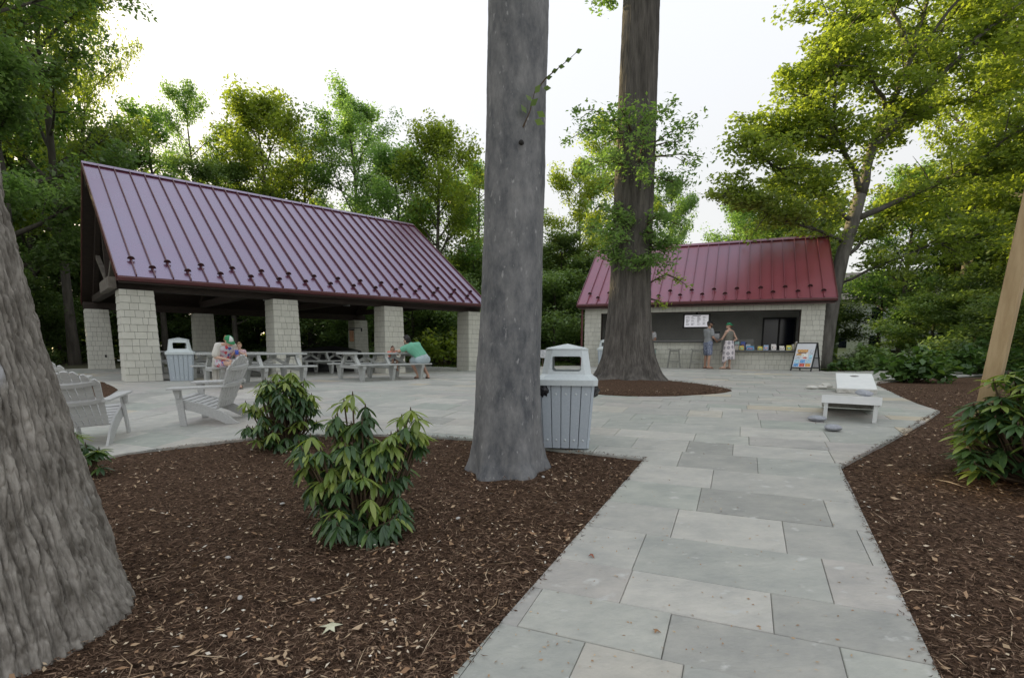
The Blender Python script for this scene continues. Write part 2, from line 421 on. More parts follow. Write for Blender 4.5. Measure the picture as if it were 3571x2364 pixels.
PLAZA = [(-9, 4.0), (-5.37, 5.62), (-4.72, 6.28), (-4.18, 6.5), (-3.42, 6.78), (-2.79, 6.86), (-1.9, 6.78), (-1.1, 6.56), (-.51, 6.33), (.42, 5.77), (1.37, 5.27),
         (-2.45, -2), (-.01, -2), (1.86, 2.1), (3.09, 4.79), (4.26, 5.72), (5.3, 6.62), (6.21, 7.51), (6.55, 8.35), (7.06, 9.37), (7.97, 11.08), (8.55, 12.2), (9.3, 13.2), (10.6, 14.1),
         (16, 17.4), (30, 27), (30, 31), (15.5, 20.3), (12.5, 18.75), (11.0, 18.35), (11.25, 19.3), (3.0, 22.9), (1, 23.2), (-.6, 22.6), (-8.2, 29.6), (-17.6, 21), (-16.5, 13.5), (-13, 8)]
if area(PLAZA) < 0: PLAZA = PLAZA[::-1]
ISLAND = [(.9, 11.4), (1.25, 10.3), (1.74, 9.75), (2.11, 9.55), (2.6, 9.5), (3.01, 9.56), (3.77, 9.9), (4.2, 10.25), (4.5, 10.6), (4.62, 11.0), (4.6, 11.6), (4.35, 12.6), (4.0, 13.9), (3.0, 14.7), (1.9, 14.3), (1.1, 13.2)]
TRIBED = [(-10.3, 13.1), (-8.6, 11.35), (-8.15, 10.45), (-9.3, 10.7), (-10.6, 11.8)]
structure('mulch_ground', (lambda X, Y: grid_mesh('mulch_ground', X, Y, gz(X, Y) + .012 + .011*pn(X*1.7, Y*1.7, 0) + .010*pn(X*6, Y*6, 3)))(
    *np.meshgrid(np.arange(-12, 14.01, .11), np.arange(-1.5, 15.5, .11))), m_soil)

# paving: bedding sheet plus coursed bluestone slabs, each its own piece
pv = []
for i_ in range(len(PLAZA)):
    a_, b_ = PLAZA[i_], PLAZA[(i_+1) % len(PLAZA)]; k_ = max(1, int(math.hypot(b_[0]-a_[0], b_[1]-a_[1])/.6))
    pv += [(a_[0]+(b_[0]-a_[0])*t/k_, a_[1]+(b_[1]-a_[1])*t/k_) for t in range(k_)]
qx, qy = np.meshgrid(np.arange(-18, 31, .8), np.arange(-2, 32, .8)); kq = inside(PLAZA, qx, qy)
cv, ce, cf, _, _, _ = delaunay_2d_cdt([Vector(p) for p in pv]+[Vector(p) for p in zip(qx[kq], qy[kq])], [], [list(range(len(pv)))], 1, 1e-6)
me = bpy.data.meshes.new('patio'); me.from_pydata([(v.x, v.y, G(v.x, v.y)+.024) for v in cv], [], cf); me.update()
patio = structure('patio', me, m_bed)
PA = -.41                                     # course direction, square with the snack kiosk
ca, sa = math.cos(PA), math.sin(PA)
def to_world(p, q): return (p*ca - q*sa, p*sa + q*ca)
rp = random.Random(11)
slabs = []
q = -12.0
while q < 34:
    hrow = rp.choice([.38, .46, .46, .53, .58]); p = -34 + rp.random()
    while p < 40:
        w = rp.choice([.46, .58, .72, .76, .91, .91, 1.07])
        rect = [to_world(p+.0016, q+.0016), to_world(p+w-.0016, q+.0016), to_world(p+w-.0016, q+hrow-.0016), to_world(p+.0016, q+hrow-.0016)]
        p += w
        cx = sum(r[0] for r in rect)/4; cy = sum(r[1] for r in rect)/4
        if cx < -19 or cx > 31 or cy < -3 or cy > 32: continue
        for c in clip_poly(PLAZA, rect):
            if len(c) < 3 or area(c) < .004: continue
            if inside(ISLAND, np.array([x for x, y in c]), np.array([y for x, y in c])).all(): continue
            slabs.append(c)
    q += hrow
def slab_mb(mb, c, r):
    n = len(c); cx = sum(p[0] for p in c)/n; cy = sum(p[1] for p in c)/n
    dz = (rp.random()-.5)*.006; tx = (rp.random()-.5)*.004; ty = (rp.random()-.5)*.004
    top = []; edge = []; low = []
    for x, y in c:
        z = G(x, y) + .042 + dz + tx*(x-cx) + ty*(y-cy)
        d = math.hypot(x-cx, y-cy) or 1; s = .005/d
        top.append((x+(cx-x)*s, y+(cy-y)*s, z)); edge.append((x, y, z-.004)); low.append((x, y, z-.05))
    fs = [tuple(range(n))] + [(n+i, n+(i+1) % n, (i+1) % n, i) for i in range(n)] + [(2*n+i, 2*n+(i+1) % n, n+(i+1) % n, n+i) for i in range(n)]
    mb.add(top+edge+low, fs, r)
def shown(c):
    n = len(c); cx = sum(p[0] for p in c)/n; cy = sum(p[1] for p in c)/n
    if cy < 1.6 or abs(cx) > cy*1.02 + .4: return 0
    return abs(area(c))*1.3/(cx*cx+cy*cy)**1.5
slabs.sort(key=shown, reverse=True)
rest = MB()
for i, c in enumerate(slabs):
    if i < 300:
        mb = MB(); slab_mb(mb, c, rp.random()); part('paver', mb, m_paver, patio, rnd=True)
    else: slab_mb(rest, c, rp.random())
o = part('paver_field', rest, m_paver, patio, rnd=True); o['kind'] = 'stuff'

def bed_mound(name, poly, rise, cx, cy):
    n = len(poly); X = []; rings = [1.0, .985, .95, .85, .7, .5, .3, .12]
    dense = []
    for i in range(n):
        a, b = poly[i], poly[(i+1) % n]
        k = max(2, int(math.hypot(b[0]-a[0], b[1]-a[1])/.08))
        dense += [(a[0]+(b[0]-a[0])*t/k, a[1]+(b[1]-a[1])*t/k) for t in range(k)]
    D = np.array(dense); rows = []
    for r in rings:
        x = cx+(D[:, 0]-cx)*r; y = cy+(D[:, 1]-cy)*r
        z = gz(x, y) + (.02 if r == 1.0 else .056) + rise*(1-r)**.8 + (0 if r == 1.0 else .012)*pn(x*6, y*6, 0) + (0 if r == 1 else .02*pn(x*1.6, y*1.6, 2))
        rows.append(np.stack([x, y, z], -1))
    A = np.stack(rows); A = np.concatenate([A, A[:, :1]], 1)
    return structure(name, grid_mesh(name, A[..., 0], A[..., 1], A[..., 2]), m_soil)
bed_mound('tree_island_bed', ISLAND, .12, 2.75, 12.3)
bed_mound('patio_corner_bed', TRIBED, .05, -9.4, 11.6)

# lawn strips beyond the paving
def sheet(name, x0, x1, y0, y1, m, dz=.03):
    X, Y = np.meshgrid(np.linspace(x0, x1, 24), np.linspace(y0, y1, 24))
    return structure(name, grid_mesh(name, X, Y, gz(X, Y)+dz+.01*pn(X, Y, 1)), m)
sheet('lawn', 11.6, 40, 20.9, 60, m_lawn, .012)
sheet('lawn', -4, 3.0, 24.5, 60, m_lawn, .012)

# ================================================================== PAVILION
def slope_frame(o, ax, up):
    """matrix with x along ax, y up the slope, z the outward normal"""
    ax = Vector(ax).normalized(); up = Vector(up).normalized(); n = ax.cross(up)
    return Matrix(((ax.x, up.x, n.x, o[0]), (ax.y, up.y, n.y, o[1]), (ax.z, up.z, n.z, o[2]), (0, 0, 0, 1)))
def fan_mesh():
    mb = MB(); n = 9                                   # snow guard: upright half-disc fan on a strap
    pts = [(math.cos(math.pi*k/n)*.085, math.sin(math.pi*k/n)*.085) for k in range(n+1)]
    mb.prism(pts, -.012, .012, axis='y')
    mb.box(-.022, .022, -.075, .10, -.004, .014)
    mb.box(-.03, .03, -.02, .02, .0, .05)
    mb.beam((0, .09, .008), (0, .008, .07), .016, .012)
    return mb.mesh('snow_guard')
FAN = fan_mesh()
def metal_roof(root, name, x0, x1, ve, ze, vr, zr, npan, guards, m_roof=m_roof):
    """gable roof: eaves at v=ve, ridge at v=vr, mirrored behind; front pans, seams and guards are pieces"""
    run = vr-ve; rise = zr-ze; SL = math.hypot(run, rise); t = .16
    up = Vector((0, run, rise)).normalized(); nrm = Vector((0, -rise, run)).normalized()
    deck = MB(); nb = nrm*t
    ve2 = 2*vr-ve
    a = [(ve, ze-.012), (vr, zr-.012), (ve2, ze-.012), (ve2, ze-.17), (vr, zr-.17-.04), (ve, ze-.17)]
    deck.prism(a, x0+.02, x1-.02, axis='x')
    roof = part(name, deck, m_timber, root)
    w = (x1-x0)/npan
    fr = slope_frame((0, ve, ze), (1, 0, 0), up)
    pan = MB().box(0, w-.001, 0, SL-.01, -.008, .006).mesh('roof_panel')
    seam = MB().box(-.011, .011, 0, SL-.09, .006, .066, .004).mesh('seam')
    for i in range(npan):
        link('roof_panel', pan, m_roof, roof, mtx=fr @ Matrix.Translation((x0+i*w, 0, 0)))
    for i in range(1, npan):
        link('seam', seam, m_roofdk if guards[0] > .4 else m_roof, roof, mtx=fr @ Matrix.Translation((x0+i*w, 0, 0)))  # pavilion seams darkened in colour for the trees their sides would mirror
        if guards: link('snow_guard', FAN, m_guard, roof, mtx=fr @ Matrix.Translation((x0+i*w, guards[i % 2], .042)))
    bk = MB(); bf = slope_frame((0, ve2, ze), (-1, 0, 0), Vector((0, -run, rise)))
    bk.box(-x1, -x0, 0, SL-.01, -.008, .006, m=bf)
    for i in range(1, npan): bk.box(-x0-i*w-.011, -x0-i*w+.011, 0, SL-.09, .006, .042, m=bf)
    part('rear_roof_slope', bk, m_roof, roof)
    cap = MB()
    cap.box(x0-.01, x1+.01, SL-.16, SL+.01, .044, .056, m=fr); cap.box(-x1-.01, -x0+.01, SL-.16, SL+.01, .044, .056, m=bf)
    part('ridge_cap', cap, m_roof, roof)
    cz = MB(); cz.box(x0, x1, SL-.15, SL-.13, .006, .044, m=fr)
    part('ridge_closure', cz, m_roofdk, roof)
    for x in (x0, x1):                               # rake trim on both gable ends
        s = -1 if x == x0 else 1
        rk = MB()
        rk.box(x-.012, x+.012, 0, SL, -.15, .05, m=fr); rk.box(-x-.012, -x+.012, 0, SL, -.15, .05, m=bf)
        part('rake_trim', rk, m_roofdk, roof)
    gt = MB()                                        # half-round gutter along the front eave
    prof = [(ve+.01, ze-.005), (ve-.10, ze-.012), (ve-.115, ze-.05), (ve-.09, ze-.11), (ve-.02, ze-.125), (ve+.01, ze-.11)]
    gt.prism(prof, x0, x1, axis='x'); part('gutter', gt, m_roofdk, roof)
    return roof
def clad_face(root, x0, x1, z0, z1, yfun, axis, sgn, expo=.182, single=True, seed=0, flare=None, openings=()):
    """shingle courses on a vertical face. axis 'x': face runs along x at y=yfun(z); axis 'y': along y at x=yfun(z)"""
    rr = random.Random(seed); allmb = None if single else MB(); z = z0; row = 0
    while z < z1-.03:
        h = min(expo, z1-z)
        e0, e1 = (flare(z) if flare else (x0, x1)); x = e0 - (rr.random()*.12 if row % 2 else 0)
        while x < e1-.012:
            w = rr.choice([.12, .155, .19, .22, .26]); a, b = max(x, e0), min(x+w, e1)
            if e1-b < .06: b = e1
            x = b if b == e1 else x+w
            if b-a < .02: continue
            if any(a < ob and b > oa and z+h*.5 > oz0 and z+h*.5 < oz1 for oa, ob, oz0, oz1 in openings): continue
            zl = z + rr.random()*.003; zt = min(z+h-.0055, z1+.004)
            yl, yt = yfun(z), yfun(zt); pr, pt = .020*sgn, .008*sgn; gp = .0034
            if axis == 'x':
                vs = [(a+gp, yl+pr, zl), (b-gp, yl+pr, zl), (b-gp, yt+pt, zt), (a+gp, yt+pt, zt), (a+gp, yl-.004*sgn, zl), (b-gp, yl-.004*sgn, zl), (b-gp, yt-.004*sgn, zt), (a+gp, yt-.004*sgn, zt)]
            else:
                vs = [(yl+pr, a+gp, zl), (yl+pr, b-gp, zl), (yt+pt, b-gp, zt), (yt+pt, a+gp, zt), (yl-.004*sgn, a+gp, zl), (yl-.004*sgn, b-gp, zl), (yt-.004*sgn, b-gp, zt), (yt-.004*sgn, a+gp, zt)]
            fs = [(0, 1, 2, 3), (7, 6, 5, 4), (0, 4, 5, 1), (1, 5, 6, 2), (2, 6, 7, 3), (3, 7, 4, 0)]
            if single: part('shingle', MB().add(vs, fs), m_shingle, root)
            else: allmb.add(vs, fs)
        z += h; row += 1
    if not single:
        o = part('shingle_cladding', allmb, m_shingle, root); o['kind'] = 'stuff'

PU = .75
pav = thing('picnic_pavilion', 'open picnic pavilion with lavender-sheened red metal roof on cream shingled pillars', 'pavilion', (-9.854, 13.355, .640), PU)
W, SP, DP, HP = .727, 3.701, 9.744, 2.33
def pillar(u, v, front_single, left_single, seed):
    e = .035                                        # slight batter
    co = MB(); b, t = W/2+e-.012, W/2-.012
    co.add([(u+W/2+x*b, v+W/2+y*b, -.04) for x, y in ((-1,-1), (1,-1), (1,1), (-1,1))] + [(u+W/2+x*t, v+W/2+y*t, HP) for x, y in ((-1,-1), (1,-1), (1,1), (-1,1))],
           [(3,2,1,0), (4,5,6,7), (0,1,5,4), (1,2,6,5), (2,3,7,6), (3,0,4,7)])
    p = part('pillar', co, m_core, pav)
    off = lambda z: e*(1-z/HP)
    clad_face(p, 0, 0, 0, HP, lambda z: v-off(z)+.012, 'x', -1, single=front_single, seed=seed, flare=lambda z: (u-off(z), u+W+off(z)))
    clad_face(p, 0, 0, 0, HP, lambda z: u-off(z)+.012, 'y', -1, single=left_single, seed=seed+50, flare=lambda z: (v-off(z), v+W+off(z)))
    clad_face(p, 0, 0, 0, HP, lambda z: u+W+off(z)-.012, 'y', 1, single=False, seed=seed+90, flare=lambda z: (v-off(z), v+W+off(z)))
    return p
for i in range(4): pillar(i*SP, 0, True, i == 2, 10+i)
for i in range(4): pillar(i*SP, DP, False, False, 20+i)
LN = 3*SP+W
for v in (W/2, DP+W/2):
    mb = MB(); mb.box(-.02, LN+.02, v-.16, v+.16, HP, HP+.27, .01); part('plate_beam', mb, m_timber, pav)
for i in range(4):
    u = i*SP+W/2
    mb = MB(); mb.box(u-.11, u+.11, W/2+.2, DP+W/2-.2, HP+.272, HP+.50, .01); part('tie_beam', mb, m_timber, pav)
    mid = (DP+W)/2; zr = 5.45
    mb = MB(); mb.beam((u, mid, HP+.5), (u, mid, zr), .16, .16, up=(1, 0, 0)); part('king_post', mb, m_timber, pav)
    for s in (-1, 1):
        mb = MB(); mb.beam((u, mid+s*.1, HP+.55), (u, mid+s*2.5, 4.05), .12, .14); part('strut', mb, m_timber if i else m_timber2, pav)
        mb = MB(); mb.beam((u, mid+s*(DP/2+.0), HP+.36), (u, mid+s*.05, 6.1), .14, .22); part('truss_rafter', mb, m_timber, pav)
mb = MB(); mb.box(0, LN, (DP+W)/2-.07, (DP+W)/2+.07, 5.85, 6.14); part('ridge_beam', mb, m_timber, pav)
mb = MB(); mb.beam((-.12, W/2-.35, HP+.15), (-.12, W/2+1.6, HP+.15), .16, .27); part('beam_end', mb, m_timber2, pav)
metal_roof(pav, 'roof', -.034, 11.93, -.197, 2.634, (DP+W)/2, 6.56, 30, (.42, .80))
for u, v in ((2.2, 3.2), (5.5, 2.4), (5.5, 6.0), (9.2, 3.0), (9.0, 6.2)):
    mb = MB(); mb.lathe([(.02, 3.3), (.02, 2.85), (.14, 2.8), (.15, 2.74), (.0, 2.735)], 14, m=Matrix.Translation((u, v, 0)))
    part('pendant_light', mb, M('lamp shade grey', (.25, .25, .24), rough=.5), pav)
# bracket sign on a rear pillar
bs = thing('hanging_chime', 'brown wooden chime hung from a black bracket on a rear pavilion pillar', 'wind chime', (0, 0, 0), 0)
bs.location = (-6.02, 20.42, .60); bs.rotation_euler = (0, 0, PU)
part('bracket', MB().box(-.30, .22, -.02, .02, 1.66, 1.69).box(.18, .22, -.02, .02, 1.55, 1.69), m_black, bs)
part('tube', MB().box(-.30, -.14, -.035, .035, 1.16, 1.58, .01), M('chime wood', (.26, .13, .07), (.35, .19, .10), rough=.6), bs)
part('cap', MB().box(-.33, -.11, -.05, .05, 1.585, 1.64, .01), m_black, bs)
part('outlet', MB().box(0, .06, -.006, .01, .46, .56), m_black, pav, loc=(.46, DP-.035, 0))

# ================================================================== SNACK KIOSK
KY = -.395
kio = thing('snack_kiosk', 'cream shingled snack kiosk with red metal roof and long open serving window', 'kiosk', (3.107, 22.7, .785), KY)
KL, KD, KH = 8.913, 6.10, 2.50
m_kwall = M('kiosk wall sheathing', (.14, .138, .125), rough=.8)
OX0, OX1, OZ1 = .70, 8.16, 2.22
HC1, HC0, XS = 1.09, .73, 5.45          # high counter, low counter and where the step between them is
wl_ = MB(); wl_.box(0, OX0, 0, .18, -.05, KH); wl_.box(OX1, KL, 0, .18, -.05, KH); wl_.box(OX0, OX1, 0, .18, OZ1, KH)
wl_.box(OX0, XS, 0, .18, -.05, HC1-.06); wl_.box(XS, OX1, 0, .18, -.05, HC0-.06)
fw = part('front_wall', wl_, m_kwall, kio)
sw = MB(); sw.box(.002, .18, .182, KD, -.05, KH); sw.box(KL-.18, KL-.002, .182, KD, -.05, KH); sw.box(.182, KL-.182, KD-.18, KD, -.05, KH)
part('side_and_rear_wall', sw, m_kwall, kio)
for x in (0.004, KL-.184):
    g_ = MB(); g_.prism([(.05, KH+.002), (KD-.05, KH+.002), (KD/2, KH+2.55)], x, x+.18, axis='x'); part('gable_wall', g_, m_kwall, kio)
clad_face(fw, 0, OX0, 0, KH-.03, lambda z: 0, 'x', -1, seed=1)
clad_face(fw, OX1, KL, 0, KH-.03, lambda z: 0, 'x', -1, seed=2)
clad_face(fw, OX0, OX1, OZ1, KH-.03, lambda z: 0, 'x', -1, seed=3, expo=.18)
clad_face(fw, XS, OX1, 0, HC0-.07, lambda z: 0, 'x', -1, seed=4)
clad_face(fw, 2.6, XS, 0, HC1-.07, lambda z: 0, 'x', -1, seed=5, single=True)
clad_face(fw, OX0, 2.6, 0, HC1-.07, lambda z: 0, 'x', -1, seed=6, single=False)
clad_face(kio, .0, KD, 0, KH, lambda z: 0, 'y', -1, seed=7, single=False)
clad_face(kio, .0, KD, 0, KH, lambda z: KL, 'y', 1, seed=8, single=False)
part('interior_wall', MB().box(.19, KL-.19, 3.4, 3.44, 0, KH-.02), m_dark, kio)
part('interior_wall', MB().box(.182, .20, .19, 3.39, 0, KH-.02).box(KL-.20, KL-.182, .19, 3.39, 0, KH-.02), m_dark, kio)
part('ceiling', MB().box(.19, KL-.19, .19, KD-.2, KH-.015, KH), m_dark, kio)
part('interior_floor', MB().box(.19, KL-.19, .19, KD-.2, -.02, .0), m_dark, kio)
part('window_frame', MB().box(OX0-.002, OX0+.03, -.01, .17, HC1, OZ1).box(OX1-.03, OX1+.002, -.01, .17, HC0, OZ1).box(OX0+.03, OX1-.03, -.01, .17, OZ1-.03, OZ1+.002), m_timber, kio)
part('counter', MB().box(OX0+.0, XS+.02, -.16, .55, HC1-.055, HC1, .008), m_counter, kio, )
part('counter', MB().box(XS+.05, OX1-.002, -.24, .60, HC0-.055, HC0, .008), m_counter, kio)
part('counter_end_panel', MB().box(XS-.0, XS+.045, -.02, .5, HC0-.05, HC1-.06), m_shingle, kio)
dr = part('double_door', MB().box(7.05, 8.35, 3.33, 3.395, .0, 2.12), m_black, kio)
part('pane', MB().box(7.12, 7.66, 3.315, 3.325, .1, 2.05), m_glassdk, dr)
part('pane', MB().box(7.74, 8.28, 3.315, 3.325, .1, 2.05), m_glassdk, dr)
metal_roof(kio, 'roof', -.267, KL+.31, -.343, 2.60, 3.052, 5.33, 23, (.36, .68), m_roofk)
part('fascia', MB().box(-.2, KL+.24, -.30, -.26, 2.40, 2.48), m_roofdk, kio)
part('soffit', MB().box(-.2, KL+.24, -.255, -.022, 2.462, 2.482), M('kiosk soffit', (.30, .29, .26), rough=.8), kio)
ds = MB(); ds.tube([(-.06, -.22, 2.48), (-.10, -.10, 2.36), (-.11, -.06, 2.2), (-.11, -.06, .05)], .045, 8); part('downspout', ds, m_roofdk, kio)

# ---- things in and on the kiosk (own objects)
def kw(u, v, z=0): 
    c, s = math.cos(KY), math.sin(KY); return (3.107+u*c-v*s, 22.7+u*s+v*c, .785+z)
tv = thing('menu_screen', 'lit white menu screen in black frame hung in the kiosk serving window', 'screen', kw(4.49, .45, 1.60), KY)
part('bezel', MB().box(-.52, .52, 0, .05, -.01, .57, .008), m_black, tv)
part('display', MB().box(-.455, .455, -.004, -.001, .045, .515), m_screen, tv)
ink = MB(); rr = random.Random(5)
ink.box(-.16, .16, -.0065, -.0055, .470, .494)
for cx_ in (-.40, -.20, .03, .24):
    zz = .44
    while zz > .11:
        L = rr.uniform(.07, .15); ink.box(cx_, cx_+L, -.0065, -.0055, zz, zz+.009); zz -= .021 if rr.random() < .85 else .045
part('menu_text', ink, m_ink, tv)
part('hanger', MB().box(-.04, .04, .05, .09, .3, .75), m_black, tv)
def stool(u, lab):
    t = thing('bar_stool', lab, 'stool', kw(u, -.42), KY, 'stools along the kiosk counter')
    t.location.z = G(t.location.x, t.location.y)+.045
    sb = MB()
    sb.add([(x, y, .70+.02*abs(x)/.2) for x in (-.22, 0, .22) for y in (-.15, .15)] + [(x, y, .735+.03*abs(x)/.22) for x in (-.22, 0, .22) for y in (-.15, .15)],
           [(0,2,3,1), (2,4,5,3), (6,7,9,8), (8,9,11,10), (0,6,8,2), (2,8,10,4), (1,3,9,7), (3,5,11,9), (0,1,7,6), (4,10,11,5)])
    part('seat', sb, m_stool, t)
    for x in (-1, 1):
        for y in (-1, 1):
            mb = MB(); mb.beam((x*.24, y*.17, 0), (x*.16, y*.11, .71), .035, .035, up=(0, 1, 0)); part('leg', mb, m_stool, t)
        mb = MB(); mb.beam((x*.217, -.15, .22), (x*.217, .15, .22), .025, .04); part('stretcher', mb, m_stool, t)
    for y in (-1, 1):
        mb = MB(); mb.beam((-.212, y*.147, .26), (.212, y*.147, .26), .025, .05); part('stretcher', mb, m_stool, t)
        mb = MB(); mb.beam((-.165, y*.115, .665), (.165, y*.115, .665), .02, .05); part('apron', mb, m_stool, t)
    return t
stool(4.62, 'grey saddle-seat bar stool nearest the man at the kiosk counter')
stool(3.78, 'middle grey saddle-seat bar stool below the menu screen')
s3_ = stool(2.86, 'grey bar stool beside the thick trunk with a teal towel over it')
tw = MB(); n1, n2 = 14, 16; vs = []
for i in range(n1+1):
    for j in range(n2+1):
        x = -.17+.36*i/n1; s = j/n2*.95
        if s < .22: y, z = -.11+s, .775
        else: y, z = .115+.012*math.sin(i*1.1), .775-(s-.22)*.0
        if x > .08:
            pass
        d = max(0, (i-8)/6.0)
        vs.append((x+.0*d, -.16+.32*j/n2*(1-.35*d)+.0, .775+.012*math.sin(j*.9+i*.4)-max(0, x-.12)*6.4*(.6+.4*math.sin(j*.5))))
fs = [(i*(n2+1)+j, (i+1)*(n2+1)+j, (i+1)*(n2+1)+j+1, i*(n2+1)+j+1) for i in range(n1) for j in range(n2)]
tw.add(vs, fs); tb = MB(); tb.add([(x, y, z+.012) for x, y, z in vs], fs)
towel = part('beach_towel', tb, m_towel, None, True, loc=s3_.location, rot=(0, 0, KY))
towel.modifiers.new('thickness', 'SOLIDIFY').thickness = .012
tag(towel, 'teal and white striped towel draped over the bar stool beside the trunk', 'towel')

# counter goods
goods = random.Random(21)
def good_box(u, v, w, d, h, c, lab, cat='box', tilt=0):
    t = thing('snack_box', lab, cat, kw(u, v, HC0+.002), KY + goods.uniform(-.15, .15))
    mm = M('carton %.2f %.2f %.2f' % c, c, tuple(min(1, x*1.25+.03) for x in c), scale=9, rough=.5)
    part('carton', MB().box(-w/2, w/2, -d/2, d/2, 0, h, .006), mm, t)
    part('print_panel', MB().box(-w*.36, w*.36, -d/2-.003, -d/2-.001, h*.3, h*.8), M('print %.1f' % (c[0]*10), (min(1, c[2]*1.4+.2), min(1, c[0]*.9+.25), min(1, c[1]+.15)), (c[0]*.3, c[1]*.3, c[2]*.3), scale=30, rough=.5, lo=.45, hi=.55), t)
    part('lid_flap', MB().box(-w/2+.004, w/2-.004, d/2-.012, d/2-.002, h+.001, h+.05), mm, t)
rowf = [(6.02, .10, (.55, .5, .42), 'pale open snack carton at the left end of the low counter'), (6.22, .11, (.62, .48, .12), 'yellow snack carton second from left on the low counter'),
        (6.52, .10, (.10, .30, .50), 'wide blue snack carton on the low counter front row'), (6.86, .09, (.65, .55, .12), 'low yellow carton in the middle of the low counter'),
        (7.06, .14, (.35, .45, .60), 'light blue carton right of the low yellow carton'), (7.32, .17, (.70, .66, .64), 'tall white and brown carton on the low counter'),
        (7.60, .11, (.70, .68, .62), 'white bottle crate right of the tall carton'), (7.83, .13, (.66, .60, .14), 'yellow carton near the right end of the low counter')]
for u, h, c, lab in rowf: good_box(u, -.12, .17 if 'wide' not in lab else .28, .12, h, c, lab)
for u, c, lab in ((5.86, (.14, .27, .50), 'leftmost blue upright display pack behind the snack row'), (6.05, (.30, .42, .40), 'green and white upright display pack behind the snack row'), (6.26, (.06, .10, .32), 'dark blue upright display pack behind the snack row'), (6.45, (.45, .47, .50), 'grey upright display pack behind the snack row')):
    good_box(u, .06, .16, .06, .27 if c[0] < .4 else .17, c, lab)
for u, h, lab in ((7.97, .20, 'clear lidded jar beside the right window jamb'), (8.08, .30, 'tall clear jar nearest the right window jamb')):
    j = thing('glass_jar', lab, 'jar', kw(u, .02, HC0+.002), 0)
    part('body', MB().lathe([(.055, 0), (.06, .02), (.06, h-.05), (.045, h-.02)], 14), M('jar contents', (.30, .28, .22), (.42, .38, .30), scale=25, rough=.25), j, True)
    part('lid', MB().lathe([(.047, h-.02), (.05, h-.015), (.05, h+.015), (.01, h+.03)], 14), m_bolt, j)
rg = thing('cash_register', 'dark cash register standing on the counter between the two customers', 'register', kw(5.25, .35, HC1+.002), KY)
part('base', MB().box(-.19, .19, -.2, .2, 0, .10, .01), m_black, rg)
part('screen', MB().box(-.16, .16, -.01, .02, 0, .26, .01, m=Matrix.Translation((0, .02, .12)) @ Matrix.Rotation(-.3, 4, 'X')), m_black, rg)
part('stand', MB().box(-.04, .04, 0, .06, .08, .2), m_black, rg)
pb = thing('coffee_machine', 'grey boxy coffee machine at the back of the low counter', 'coffee machine', kw(6.35, .42, HC0+.002), KY)
part('housing', MB().box(-.30, .30, -.14, .16, .0, .42, .02), M('machine grey', (.14, .14, .13), rough=.4), pb)
part('drip_tray', MB().box(-.24, .24, -.2, -.142, 0, .04), m_black, pb)
part('spout', MB().box(-.05, .05, -.18, -.142, .2, .28), m_black, pb)

